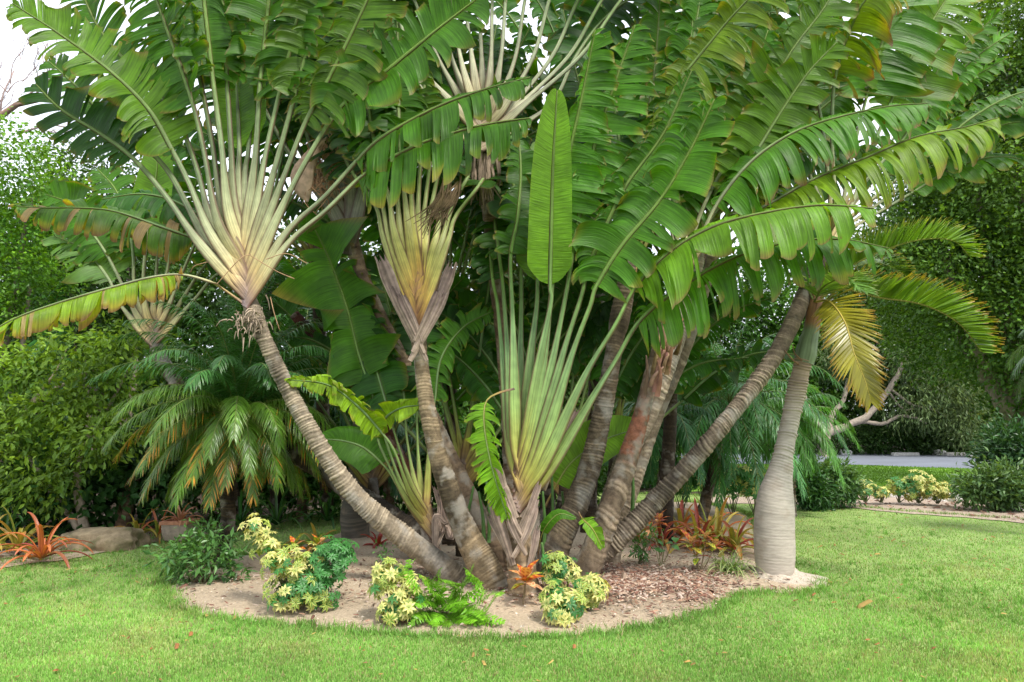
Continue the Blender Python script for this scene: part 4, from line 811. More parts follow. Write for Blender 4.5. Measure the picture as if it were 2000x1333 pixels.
ph_ = palm('pale trunk right behind the rusty red one, hidden at the foot by it', gb(1190, 1090, 7.2))
trunk(ph_, [(1160, 1090, 7.2, 60), (1190, 985, 7.2, 56), (1220, 900, 7.2, 52), (1262, 830, 7.2, 42), (1298, 740, 7.2, 40), (1325, 660, 7.2, 42), (1345, 590, 7.2, 42), (1360, 520, 7.2, 40), (1368, 450, 7.2, 36)], colr=(.25, .19, .13), col2=(.47, .41, .33), ring=.034, seed=9)
LH = [dict(p=[(1375, 440)], b=[(1400, 370), (1460, 260), (1540, 130), (1600, -20)], W=95, colr=MD, dy=.4),
      dict(p=[(1380, 450)], b=[(1430, 390), (1500, 330), (1570, 300), (1650, 290)], W=95, colr=DK*1.2, dR=1.2, dL=.7, dy=.5),
      dict(p=[(1370, 430)], b=[(1380, 330), (1400, 200), (1430, 60), (1440, -60)], W=90, colr=MD*.9, dy=.5),
      dict(p=[(1384, 460)], b=[(1440, 410), (1500, 400), (1560, 410), (1620, 440)], W=90, colr=DK*1.2, dR=1.4, dL=.8, dy=.5),
      dict(p=[(1360, 430)], b=[(1345, 330), (1320, 220), (1290, 100), (1270, -30)], W=90, colr=MD*.8, dy=.7)]
crown(ph_, (1362, 520), (1375, 420), 7.25, LH, GREENP, dh=.05, w0=.06, w1=.028)

ph2 = palm('slim pale ringed trunk rightmost of the three touching trunks right of centre', gb(1215, 1085, 7.6))
trunk(ph2, [(1200, 1070, 7.6, 44), (1240, 940, 7.6, 40), (1285, 810, 7.6, 36), (1320, 730, 7.6, 33), (1345, 665, 7.6, 32), (1365, 600, 7.6, 32), (1385, 530, 7.6, 34), (1395, 470, 7.6, 34)], colr=(.24, .18, .12), col2=(.45, .39, .31), ring=.04, seed=19)
LH2 = [dict(p=[(1400, 440)], b=[(1420, 340), (1470, 200), (1500, 60), (1520, -80)], W=80, colr=MD*.9, dy=.3),
       dict(p=[(1405, 445)], b=[(1460, 360), (1540, 270), (1620, 200), (1700, 140)], W=85, colr=MD, dy=.3, dR=.9),
       dict(p=[(1396, 440)], b=[(1390, 330), (1395, 200), (1410, 60), (1410, -80)], W=80, colr=DK*1.2, dy=.4),
       dict(p=[(1390, 440)], b=[(1360, 340), (1330, 220), (1310, 80), (1300, -60)], W=80, colr=DK*1.2, dy=.5)]
crown(ph2, (1392, 500), (1402, 400), 7.6, LH2, GREENP, dh=.05, w0=.055, w1=.028)

pi_ = palm('long slender ringed trunk leaning furthest right, ending above the bottle palm', gb(1185, 1090, 7.0))
trunk(pi_, [(1140, 1115, 6.95, 62), (1190, 1068, 6.95, 58), (1260, 1000, 6.95, 56), (1330, 925, 6.95, 52), (1400, 845, 6.95, 48), (1460, 770, 6.95, 46), (1510, 700, 7.0, 46), (1545, 635, 7.1, 46), (1566, 588, 7.2, 46), (1588, 535, 7.3, 44), (1608, 485, 7.4, 40)], colr=(.15, .11, .08), col2=(.42, .36, .28), ring=.032, rough=.10, seed=10)
LI = [dict(p=[(1640, 420), (1665, 300)], b=[(1692, 190), (1708, 130), (1726, 75), (1770, -60)], W=118, colr=MD*1.1, dR=.5, dL=.8, tear=.13, dy=0, face=(.1, -1, .1), edge=.6),
      dict(p=[(1650, 430), (1690, 330)], b=[(1735, 210), (1780, 110), (1825, 35), (1885, -60)], W=110, colr=LT*.75, dR=.45, dL=.6, tear=.07, dy=.2, face=(.1, -1, .2), edge=.7),
      dict(p=[(1630, 410), (1625, 280)], b=[(1630, 160), (1660, 60), (1700, -10), (1790, -70)], W=112, colr=YG*.9, dR=1.3, dL=1.2, wl=.5, tear=.055, dy=-.8, face=(0, -1, .8), edge=1.0, brown=.5),
      dict(p=[(1622, 410), (1610, 280)], b=[(1595, 190), (1570, 90), (1560, 0), (1550, -100)], W=95, colr=MD, dy=.3),
      dict(p=[(1645, 440), (1680, 370)], b=[(1720, 320), (1765, 270), (1800, 200), (1840, 120)], W=85, colr=MD*1.1, dR=.9, dL=.5, dy=.4),
      dict(p=[(1615, 430), (1580, 340)], b=[(1540, 260), (1500, 180), (1470, 80), (1440, -20)], W=95, colr=MD*.9, dy=.5),
      dict(p=[(1600, 450), (1550, 400)], b=[(1500, 370), (1430, 350), (1370, 360), (1310, 400)], W=90, colr=DK*1.2, dL=1.4, dy=.3)]
crown(pi_, (1600, 520), (1622, 420), 7.4, LI, PALE, dh=.05, w0=.055, w1=.026, Yspread=.2)

# ---------------- K: far left crown behind the date palm
pk = palm('pale stalked palm behind the feathery date palm, leaves reaching the lime tree', gb(470, 1000, 11.0))
trunk(pk, [(470, 1015, 11.0, 30), (430, 880, 10.2, 32), (360, 770, 9.2, 34), (315, 705, 9.2, 44), (304, 670, 9.2, 36)], colr=(.06, .045, .03), col2=(.15, .11, .07), seed=11)
LK = [dict(p=[(262, 630), (232, 590)], b=[(215, 550), (190, 515), (160, 485), (108, 462)], W=62, colr=LT*.75+A(.02, .03, .04), dR=.2, dL=.4, tear=.06, dy=.2, face=(0, -1, .8), edge=.2),
      dict(p=[(270, 620), (245, 570)], b=[(210, 500), (170, 440), (140, 400), (90, 380)], W=60, colr=MD, dy=.3, edge=.3),
      dict(p=[(278, 620), (262, 560)], b=[(260, 500), (250, 430), (225, 370), (190, 330)], W=55, colr=MD*1.1, dy=.5),
      dict(p=[(287, 615), (280, 560)], b=[(285, 480), (292, 420), (305, 345), (310, 280)], W=50, colr=LT*1.1, dy=.2, tear=9, rip=.2, dR=0, dL=0, edge=.1, brown=0),
      dict(p=[(300, 610), (305, 540)], b=[(310, 480), (325, 400), (330, 320), (330, 240)], W=55, colr=MD, dy=.3),
      dict(p=[(312, 610), (325, 540)], b=[(340, 470), (370, 400), (390, 330), (395, 250)], W=55, colr=MD*.9, dy=.3),
      dict(p=[(325, 610), (350, 550)], b=[(380, 480), (410, 430), (450, 380), (470, 320)], W=55, colr=DK*1.3, dy=.3),
      dict(p=[(335, 620), (372, 560)], b=[(400, 520), (440, 480), (480, 440), (530, 420)], W=55, colr=DK*1.3, dy=.3),
      dict(p=[(340, 630), (385, 580)], b=[(420, 540), (470, 520), (520, 520), (570, 540)], W=55, colr=DK*1.3, dy=.3)]
crown(pk, (305, 680), (305, 600), 9.2, LK, [(a, tuple(min(.6, v*1.2) for v in c)) for a, c in PALE], dh=.03, w0=.06, w1=.03, wide=.8)
pk2 = palm('palm behind the big left fan, half brown leaf stretching over the lime tree', gb(540, 1010, 11.3))
trunk(pk2, [(540, 1010, 11.3, 30), (530, 800, 10.0, 34), (520, 620, 8.6, 38), (515, 520, 8.6, 40), (512, 480, 8.6, 34)], colr=(.05, .035, .022), col2=(.1, .07, .05), seed=12)
LK2 = [dict(p=[(460, 485), (420, 475)], b=[(378, 466), (320, 446), (224, 414), (150, 407), (90, 407), (35, 404)], W=78, colr=DK*1.6+A(.02, .0, 0), dR=1.4, dL=2.4, tear=.06, dy=-1.0, face=(0, -1, 1.1), edge=1.0, brown=.85),
       dict(p=[(470, 470), (430, 440)], b=[(390, 420), (330, 390), (270, 380), (200, 390)], W=70, colr=DK*1.3, dL=1.8, dR=1, dy=-.3, face=(0, -1, 1)),
             dict(p=[(490, 440), (475, 360)], b=[(460, 260), (430, 160), (400, 60), (370, -40)], W=75, colr=DK, dy=.3),
       dict(p=[(505, 440), (505, 360)], b=[(505, 260), (500, 150), (490, 40), (480, -80)], W=75, colr=DK, dy=.3),
       dict(p=[(520, 440), (540, 360)], b=[(560, 260), (580, 150), (600, 40), (610, -80)], W=75, colr=DK*1.1, dy=.3),
       dict(p=[(535, 450), (575, 380)], b=[(620, 300), (660, 200), (690, 90), (700, -30)], W=75, colr=DK*1.1, dy=.3),
       dict(p=[(545, 470), (600, 430)], b=[(660, 400), (720, 380), (790, 380), (850, 410)], W=70, colr=DK*1.1, dy=.3, dR=1.5)]
crown(pk2, (514, 540), (512, 430), 8.6, LK2, GREENP, dh=.03, w0=.05, w1=.028, wide=.8)

# ---------------- the young fans filling the heart and back of the clump
def back_palm(label, bx, Y, ytop, n, petL, blL, W, spread=70, tilt=0, colr=DK, tw=40, stem=True, seed=0, stops=GREENP, az=0):
    random.seed(seed)
    bY = Y if bx > 800 else 11.4; base = gb(bx, 1050, bY); t = palm(label, base)
    apx = P(bx+tilt, ytop, Y)
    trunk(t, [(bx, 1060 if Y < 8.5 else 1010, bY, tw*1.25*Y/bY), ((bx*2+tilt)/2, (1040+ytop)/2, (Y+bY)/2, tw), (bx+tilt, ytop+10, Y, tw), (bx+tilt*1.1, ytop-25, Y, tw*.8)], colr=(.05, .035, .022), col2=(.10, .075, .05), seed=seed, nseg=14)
    ca, sa = math.cos(az), math.sin(az); U = nrm(A(tilt/200, 0, 1))
    for k in range(n):
        s = 1 if k % 2 else -1; th = math.radians(spread*(1-k/n)*s + random.uniform(-5, 5))
        R = A(ca, sa, 0); d = nrm(U*math.cos(th)+R*math.sin(th)+A(0, random.uniform(-.12, .12), 0))
        b0 = apx + U*.03*k; pl = petL*random.uniform(.85, 1.15)
        e = b0 + d*pl; out = nrm(R*math.sin(th)*1.6+A(0, random.uniform(-.3, .3), 0)+d*.8)
        bl = blL*random.uniform(.85, 1.15); g = abs(math.sin(th))*.8+.12
        m1 = e + d*bl*.33; m2 = m1 + nrm(d+out*.25-A(0, 0, g*.35))*bl*.33; m3 = m2 + nrm(d*.8+out*.4-A(0, 0, g*.9))*bl*.34
        add_leaf(t, [b0, b0+d*pl*.5], [e, m1, m2, m3], W*random.uniform(.85, 1.1), (random.uniform(-.6, .6), -1, random.uniform(0, .6)), stops, .05, .024,
                 colr=colr*random.uniform(.8, 1.5), dR=random.uniform(.4, 1.3), dL=random.uniform(.4, 1.3), tear=random.choice([.045, .06, .08, .15]), edge=random.uniform(.1, .6), brown=random.uniform(0, .4))
    return t
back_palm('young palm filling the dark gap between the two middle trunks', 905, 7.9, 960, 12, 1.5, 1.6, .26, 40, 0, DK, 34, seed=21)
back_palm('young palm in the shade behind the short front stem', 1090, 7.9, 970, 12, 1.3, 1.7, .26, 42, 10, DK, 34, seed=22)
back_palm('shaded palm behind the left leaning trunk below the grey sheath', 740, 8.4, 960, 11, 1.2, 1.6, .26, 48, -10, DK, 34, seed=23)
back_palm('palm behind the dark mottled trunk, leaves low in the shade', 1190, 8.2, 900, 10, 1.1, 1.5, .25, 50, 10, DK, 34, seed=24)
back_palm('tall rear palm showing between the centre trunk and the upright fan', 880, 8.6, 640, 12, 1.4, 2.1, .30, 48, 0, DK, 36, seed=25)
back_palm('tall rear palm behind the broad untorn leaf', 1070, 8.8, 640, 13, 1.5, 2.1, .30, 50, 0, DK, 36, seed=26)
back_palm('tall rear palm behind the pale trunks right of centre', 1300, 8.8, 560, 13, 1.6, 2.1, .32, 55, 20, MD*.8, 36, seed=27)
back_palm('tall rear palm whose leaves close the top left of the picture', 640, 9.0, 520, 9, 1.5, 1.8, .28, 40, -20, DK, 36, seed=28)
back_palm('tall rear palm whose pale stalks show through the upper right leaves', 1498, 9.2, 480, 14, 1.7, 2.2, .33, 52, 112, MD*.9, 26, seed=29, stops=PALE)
back_palm('highest rear palm closing the sky above the centre', 1150, 9.6, 330, 13, 1.6, 2.3, .34, 60, 30, DK, 36, seed=30)
#back_palm('rear palm closing the sky above the upright yellow fan', 800, 9.6, 300, 13, 1.6, 2.3, .34, 60, -20, DK, 36, seed=31)
random.seed(77)
# single leaves low in the clump, as the photograph shows them
add_leaf(pf, [P(1060, 1000, 7.2)], [P(1088, 945, 7.15), P(1120, 900, 7.15), P(1180, 860, 7.2), P(1245, 838, 7.25)], .30, (.1, -1, .6), w0=.015, w1=.012, colr=LT*1.05, tear=9, rip=.3, dR=.35, dL=.1, edge=.05, brown=0)
add_leaf(pg_, [P(1130, 1000, 6.65)], [P(1137, 1013, 6.5), P(1158, 1035, 6.45), P(1176, 1070, 6.45)], .10, (.2, -1, .4), w0=.008, w1=.006, colr=LT*1.3, tear=.05, dR=.2, dL=.2, edge=.2)
add_leaf(pf, [P(1050, 1090, 6.9)], [P(1060, 1040, 6.7), P(1090, 1005, 6.65), P(1125, 1012, 6.65)], .07, (0, -1, .5), w0=.008, w1=.006, colr=MD*1.2, tear=9, rip=.2)
# upright green stalks standing in the heart of the clump
mb_i = 0
for x0, y0, x1, y1, Y in ((945, 1060, 935, 960, 7.1), (955, 1060, 950, 940, 7.2), (1062, 1080, 1060, 960, 6.9), (1075, 1075, 1078, 930, 7.1), (1100, 1070, 1098, 960, 7.2), (1060, 1130, 1058, 1060, 6.5), (900, 1040, 925, 950, 7.2), (1235, 1000, 1232, 900, 7.3)):
    ms = MB(); c = spline([P(x0, y0, Y), P((x0+x1)/2+3, (y0+y1)/2, Y), P(x1, y1, Y)], 16); tube(ms, c, np.linspace(.022, .012, 16), 8, A(.10, .21, .05)*np.ones((16, 3))); o = ms.build('stalk', M_STALK, pc if x0 > 1000 else pb_)

random.seed(5)
# ------------------------------------------------------------------ pinnate fronds
def frond(root, pts, n, Lf, wid, base, tip, a0=62, a1=35, droop=.8, v=.15, side_up=None, rachis=(.16, .20, .05), r0=.010, tipk=(.7, 1.0), orange=0, name='frond', up=None, jit=.12, lo=.3, gap=.12):
    c = spline(pts, 60); up = A(0, 0, 1) if up is None else nrm(up)
    T, N, B = frames(c, up if abs(np.mean(frames(c, (0.3, -.2, 1))[0] @ up)) < .97 else A(.4, -.3, .8))
    s_ = np.linspace(0, 1, 60); L = arclen(c)
    mb = MB(); t = np.linspace(gap, 1.0, n)
    ip = lambda a, x: np.stack([np.interp(x, s_, a[:, j]) for j in range(3)], -1)
    for side in (1, -1):
        tt = np.clip(t + rng.normal(0, .3/n, n), 0, 1); p = ip(c, tt); Tt, Nt, Bt = nrm(ip(T, tt)), nrm(ip(N, tt)), nrm(ip(B, tt))
        al = np.radians(a0+(a1-a0)*tt + rng.normal(0, 5, n))[:, None]
        d = nrm(Bt*side*np.sin(al) + Tt*np.cos(al) + Nt*(v+rng.normal(0, jit, n))[:, None])
        ll = Lf*(lo+(1-lo)*np.sin(PI*np.clip(tt*.85+.12, 0, 1))**.8)*rng.uniform(.85, 1.1, n)
        K = 5; rows = []; q = p.copy(); dr = droop*rng.uniform(.6, 1.4, n)[:, None]
        wv = nrm(np.cross(d, Nt)); prof = [.7, 1.0, .95, .62, .06]
        for k in range(K):
            f = k/(K-1)
            dk = nrm(d + A(0, 0, -1)*dr*f*1.5)
            if k: q = q + dk*(ll/(K-1))[:, None]
            wk = wv*(wid*prof[k])/2
            rows.append(np.stack([q-wk, q+Nt*wid*.10, q+wk], 1))
        V = np.stack(rows, 1)                            # n,K,3,3
        fr = np.linspace(0, 1, K)
        br = rng.uniform(.7, 1.3, (n, 1, 1, 1)); 
        tk = sm(fr, tipk[0], tipk[1])[None, :, None, None]
        Cc = (np.asarray(base)*(1-tk)+np.asarray(tip)*tk)*br*np.ones((n, K, 3, 1))
        if orange > 0:
            om = (rng.uniform(0, 1, (n, 1, 1, 1)) < orange*(.3+1.1*tt[:, None, None, None])).astype(float)*sm(fr, .0, .5)[None, :, None, None]
            Cc = Cc*(1-om*.85)+A(.55, .25, .03)*om*.85*br
        idx = np.arange(n*K*3).reshape(n, K, 3)
        Q = np.stack([idx[:, :-1, :-1], idx[:, :-1, 1:], idx[:, 1:, 1:], idx[:, 1:, :-1]], -1).reshape(-1, 4)
        mb.add(V.reshape(-1, 3), Q=Q, C=Cc.reshape(-1, 3))
    o = mb.build(name, M_FROND, root)
    mr = MB(); tube(mr, c, np.linspace(r0, r0*.25, 60), 6, np.asarray(rachis)*np.ones((60, 3)), up=A(.3, -.5, .8)); mr.build('rachis', M_STALK, o)
    return o
def grav_path(p0, az, el, L, g, n=8):
    d = A(math.cos(az)*math.cos(el), math.sin(az)*math.cos(el), math.sin(el)); pts = [A(*p0)]
    for i in range(n):
        pts.append(pts[-1]+d*L/n); d = nrm(d+A(0, 0, -g/n*(1+i*.15)))
    return pts
def bark_trunk(root, pts, colr, col2=None, **kw): kw.setdefault('sc', 1.0); return trunk(root, pts, colr=colr, col2=col2 or tuple(A(*colr)*1.8), **kw)

# ---------------- feathery date palm, left
b = gb(430, 1118, 7.6)
dp = thing('date_palm', 'feathery dwarf date palm with orange tipped lower fronds and a thin dark trunk', 'palm', b)
bark_trunk(dp, [(425, 1128, 7.6, 34), (435, 1080, 7.6, 27), (446, 1010, 7.6, 26), (443, 950, 7.6, 27), (450, 910, 7.6, 34), (458, 880, 7.6, 48), (463, 845, 7.6, 50), (465, 815, 7.6, 30)], (.035, .028, .02), (.14, .10, .05), ring=.04, rough=.16, seed=31)
cc = P(465, 838, 7.6)
mb = MB()
for i in range(150):
    az = random.uniform(0, 2*PI); e = random.uniform(-.9, .9); p0 = cc+A(math.cos(az)*.1, math.sin(az)*.1, random.uniform(-.2, .1)); d = A(math.cos(az), math.sin(az), e)
    c = spline([p0, p0+d*.10, p0+d*.16+A(0, 0, -.08)], 5); tube(mb, c, np.linspace(.012, .003, 5), 4, A(.26, .15, .07)*random.uniform(.5, 1.3)*np.ones((5, 3)), rb=np.linspace(.004, .002, 5))
mb.build('crown_fibre', M_DRY, dp, kind='stuff')
DG = A(.045, .14, .028)
for i in range(92):
    f = i/91; az = i*2.39996; el = math.radians(89 - 108*f**1.05 + random.uniform(-6, 6)); L = random.uniform(1.5, 1.85)*(1.06-.40*f)
    young = f < .45
    base = DG*random.uniform(.9, 1.3)*(A(1, 1.0, 1) if young else A(1.8, 1.25, .6))
    frond(dp, grav_path(cc+A(0, 0, .1), az, el, L, 1.35 if young else 1.4), 78, .27, .0115, base, base*1.15 if young else A(.20, .25, .04), droop=.9 if young else 1.1, orange=0 if f < .62 else (.0 if random.random() < .3 else random.uniform(.1, .45)), r0=.009, v=.1, jit=.16)

# ---------------- bottle palm, right
b = G(1515, 1136)
bp = thing('bottle_palm', 'smooth grey bottle palm with swollen base on the sand spur at the right', 'palm', b)
Yb = float(b[1])
prof = [(1516, 1150, 82), (1516, 1138, 72), (1515, 1128, 64), (1514, 1111, 69), (1513, 1076, 75), (1512, 1041, 75), (1513, 1006, 73), (1515, 971, 66), (1521, 936, 51), (1526, 912, 43), (1530, 888, 37), (1544, 818, 34), (1559, 748, 35), (1566, 720, 33), (1571, 700, 32)]
p3 = [np.r_[P(x, y, Yb+.04), w/2/F*Yb] for x, y, w in prof]; c4 = spline(p3, 520); th = np.linspace(0, 2*PI, 40, endpoint=False)
s = np.linspace(0, arclen(c4), 520); hh = c4[:, 2]
fineness = np.interp(hh, [0, .9, 1.3, 2.2], [.002, .004, .02, .034])
ph = (s/.03)[:, None]+.3*np.sin(th[None]+s[:, None]*2)+.2*np.sin(th[None]*2+s[:, None]*5); saw = ph % 1; rid = np.sin(np.floor(ph)*12.99)*43758.5; rid -= np.floor(rid)
lip = sm(saw, 0, .3)*(1-sm(saw, .6, 1))
pp = c4[:, None, :3] + np.stack([np.cos(th), np.sin(th), th*0], -1)[None]*c4[:, None, 3:4]
nb = noi(pp, 3); nf = noi(pp*A(1, 1, 3), 9)
rad = c4[:, 3:4]*(1+.010*nb)+fineness[:, None]*(lip*rid-.3)*.6
top = sm(hh, 1.5, 2.3)[:, None, None]
C = (A(.45, .395, .335)*(1-top)+A(.36, .265, .185)*top)*(1-.38*(1-lip[..., None])*(.10+.90*top)*(.4+.6*rid[..., None]))*(1+.16*nb[..., None]+.14*nf[..., None])
brn_ = (sm(nb+.3*nf, .1, .9)*np.exp(-((hh-.45)/.3)**2)[:, None])[..., None]; C = C*(1-.55*brn_)+A(.32, .20, .12)*.55*brn_
mb = MB(); tube(mb, c4[:, :3], rad, 40, C, rb=rad); mb.build('trunk', M_SMOOTH, bp)
# flared root plate
mb = MB(); R0 = []; pc0 = P(1517, 1138, Yb+.04)
for r_, z_ in ((.14, .16), (.18, .12), (.215, .085), (.27, .06), (.33, .035), (.40, .016), (.43, .0)):
    a_ = th; rr_ = r_*(1+.10*np.sin(a_*3+1)+.06*np.sin(a_*7)+.25*np.clip(np.cos(a_+.5), 0, 1)*(r_ > .3))
    R0.append(np.stack([pc0[0]+np.cos(a_)*rr_, pc0[1]+np.sin(a_)*rr_*.8, z_*(1+.12*np.sin(a_*9)*(r_ > .22))], -1))
R0 = np.stack(R0); mb.grid(R0, A(.42, .36, .29)*(1+.15*noi(R0, 12))[..., None], closed=True); mb.build('root_plate', M_SAND, bp)
mb = MB(); cs_ = spline([np.r_[P(x, y, Yb+.04), w/2/F*Yb] for x, y, w in [(1570, 710, 36), (1574, 692, 40), (1578, 671, 36), (1585, 643, 30), (1590, 615, 29), (1594, 595, 27), (1598, 570, 22)]], 60)
gz = sm(np.linspace(0, 1, 60), .42, .58)[:, None, None]; th2 = np.linspace(0, 2*PI, 24, endpoint=False)
bump_ = noi(cs_[:, None, :3]+np.stack([np.cos(th2), np.sin(th2), th2*0], -1)[None]*.1, 7)[..., None]
tube(mb, cs_[:, :3], cs_[:, 3:4]*np.ones((1, 24)), 24, (A(.20, .27, .15)*(1-gz)+A(.30, .15, .08)*gz)*(1+.25*bump_), rb=cs_[:, 3:4]*np.ones((1, 24))); mb.build('crownshaft', M_STALK, bp)
YL = A(.13, .25, .022)
def pf_(pl, n, Lf, wid, base, tip, **kw): return frond(bp, [P(x, y, Yb+dy) for x, y, dy in pl], n, Lf, wid, base, tip, **kw)
pf_([(1592, 585, 0), (1625, 545, -.1), (1700, 500, -.3), (1790, 470, -.5), (1860, 470, -.6), (1893, 500, -.6)], 70, .36, .030, YL, A(.36, .34, .05), a0=60, a1=42, droop=.15, v=.9, up=(-.15, -.25, 1), jit=.05, rachis=(.28, .3, .06), tipk=(.85, 1), r0=.014)
pf_([(1595, 588, 0), (1640, 565, -.1), (1720, 582, -.3), (1800, 595, -.5), (1870, 630, -.6), (1918, 688, -.6)], 90, .42, .030, YL*.85, A(.42, .26, .04), a0=62, a1=38, droop=.12, v=1.1, up=(.15, -.25, 1), jit=.05, rachis=(.3, .28, .06), tipk=(.86, 1), r0=.014)
pf_([(1592, 590, 0), (1620, 590, -.25), (1650, 630, -.5), (1668, 690, -.65), (1690, 745, -.7), (1700, 782, -.7)], 84, .34, .026, A(.27, .25, .02), A(.42, .22, .03), a0=74, a1=30, droop=.12, v=.1, up=(-.25, -1, .1), jit=.05, rachis=(.45, .35, .06), tipk=(.7, 1), r0=.013)
pf_([(1590, 590, 0), (1610, 560, -.4), (1650, 545, -.8), (1690, 570, -1.1)], 40, .33, .028, A(.12, .25, .05), A(.3, .32, .12), a0=55, a1=25, droop=.2, v=.3, up=(0, -.6, .8), jit=.08, tipk=(.85, 1))
pf_([(1588, 585, 0), (1570, 550, .1), (1540, 520, .2), (1490, 500, .3), (1440, 520, .3)], 60, .4, .028, YL*.6, YL, droop=.3, v=.5, jit=.08)
pf_([(1590, 580, 0), (1590, 540, .3), (1600, 500, .7), (1640, 470, 1.1)], 50, .4, .028, YL*.6, YL, droop=.3, v=.5, jit=.08)
pf_([(1588, 585, 0), (1600, 560, .3), (1660, 525, .5), (1720, 515, .7), (1770, 540, .8)], 60, .36, .028, YL*.7, A(.4, .3, .05), droop=.25, v=.6, jit=.08)
mb = MB(); limb(mb, [P(1560, 712, Yb-.1), P(1545, 700, Yb-.14), P(1532, 684, Yb-.16)], .012, .005, (.2, .12, .07), n=8); limb(mb, [P(1566, 705, Yb-.1), P(1552, 690, Yb-.14), P(1548, 672, Yb-.16)], .01, .004, (.2, .12, .07), n=8); mb.build('old_flower_stalk', M_BARKD, bp)

# ---------------- feathery palms behind, right and left
GF = 'feathery palms behind the clump'
def feather(label, bx, by, Y, cx, cy, n, L, tr, colr, g=1.6, seed=1, dens=46, emin=-30, wd=.018):
    random.seed(seed); t = thing('feather_palm', label, 'palm', gb(bx, by, Y), GF)
    bark_trunk(t, [(bx, by+8, Y, tr), ((bx+cx)/2, (by+cy)/2, Y, tr*.85), (cx, cy, Y, tr)], (.09, .06, .035), (.22, .15, .09), ring=.05, rough=.12, nseg=12, seed=seed)
    c0 = P(cx, cy-8, Y)
    for i in range(n):
        f = i/(n-1); az = i*2.39996+seed; el = math.radians(86+(emin-86)*f**.85 + random.uniform(-6, 6))
        frond(t, grav_path(c0, az, el, L*random.uniform(.85, 1.1), g), dens, .33, wd, colr*random.uniform(.8, 1.35), colr*1.5, droop=1.1, v=.15, r0=.01, jit=.15)
    return t
feather('light green feathery palm behind the long leaning trunk, fronds drooping beside the bottle palm', 1375, 985, 10.8, 1425, 800, 46, 1.95, 22, A(.055, .175, .045), seed=3, g=1.7)
feather('small feathery palm behind the red patched trunk', 1290, 985, 10.6, 1300, 830, 26, 1.3, 20, A(.035, .13, .035), seed=5)
feather('feathery palm reaching behind the bottle palm base', 1545, 975, 11.8, 1545, 830, 28, 1.25, 18, A(.085, .23, .035), seed=6)
feather('dark feathery palm behind the left leaning trunk', 590, 1000, 11.2, 590, 760, 34, 1.8, 20, A(.02, .085, .025), seed=8)
feather('dark feathery palm in the shade under the grey sheath', 760, 985, 11.5, 750, 860, 24, 1.3, 20, A(.025, .1, .025), seed=9)
feather('dark fan of fronds above the leafy shrub at the left edge', 60, 1010, 10.8, 90, 720, 18, 1.4, 20, A(.04, .14, .03), seed=12, dens=30, wd=.03)
feather('low broad fronds showing left of the rock', -10, 1040, 10.0, 60, 870, 16, .8, 18, A(.08, .22, .03), seed=14, dens=16, wd=.035)
feather('grey green frond tips poking in at the right edge', 2090, 960, 9.5, 2080, 690, 16, .9, 20, A(.08, .16, .06), seed=15, dens=30)

# ---------------- other trunks in the shade at the left
def bare(name, label, cat, pts, colr, seed, **kw):
    t = thing(name, label, cat, gb(pts[0][0], pts[0][1], pts[0][2])); bark_trunk(t, pts, colr, seed=seed, **kw); return t
lt_ = bare('leaning_trunk', 'dark charcoal trunk leaning low behind the left palm', 'trunk', [(830, 1062, 7.7, 50), (780, 1025, 7.75, 48), (700, 970, 7.8, 44), (630, 918, 7.85, 40), (575, 885, 7.9, 38), (520, 850, 8, 34)], (.045, .035, .026), 41)
t = bare('reddish_trunk', 'slim reddish brown trunk slanting between the two left fans', 'trunk', [(830, 1000, 8.1, 34), (770, 880, 8.1, 30), (720, 790, 8.1, 30), (660, 720, 8.1, 28), (610, 655, 8.1, 24), (575, 615, 8.1, 20)], (.12, .04, .025), 42)
t = thing('bottle_palm', 'grey swollen trunk standing in the lawn behind the left leaning palm', 'palm', gb(695, 1052, 9.4))
trunk(t, [(695, 1060, 9.4, 50), (694, 1030, 9.4, 54), (694, 990, 9.4, 50), (696, 940, 9.4, 34), (700, 860, 9.4, 26), (705, 760, 9.4, 22)], colr=(.12, .11, .09), col2=(.2, .18, .15), ring=.03, rough=.02, seed=43, mat=M_SMOOTH, sc=1)
for i, (x0, y0, x1, y1, Yq, w, lab) in enumerate([(240, 1030, 265, 925, 9.9, 28, 'brown slanting stem right of the rock'), (75, 1030, 90, 930, 9.8, 20, 'short brown stem left of the rock')]):
    t = bare('stem', lab, 'stem', [(x0, y0, Yq, w), ((x0+x1)/2-3, (y0+y1)/2, Yq, w*.9), (x1, y1, Yq, w*.8)], (.15, .10, .06), 50+i)

# ------------------------------------------------------------------ small plants: shared leaf meshes
def leaf_geo(L, W, colf, curl=.3, fold=.25, n=7, tip=1.0, wave=0.0, mat=None, name='leaf_shape', shape=.75):
    t = np.linspace(0, 1, n); w = W*np.sin(PI*np.clip(t, 0, 1)**shape)**tip*.5 + .001
    mb = MB(); x = np.linspace(-1, 1, 5)
    ang = curl*t; y = np.cumsum(np.r_[0, np.cos(ang[1:])*L/(n-1)]); z = -np.cumsum(np.r_[0, np.sin(ang[1:])*L/(n-1)])
    V = np.zeros((n, 5, 3)); V[..., 0] = w[:, None]*x; V[..., 1] = y[:, None]; V[..., 2] = z[:, None] + np.abs(x)*w[:, None]*fold*2 + wave*W*np.sin(t*14)[:, None]*np.abs(x)
    C = np.array([[colf(a, b) for b in x] for a in t]); mb.grid(V, C); return mb.mesh(name, mat or M_FOLS)
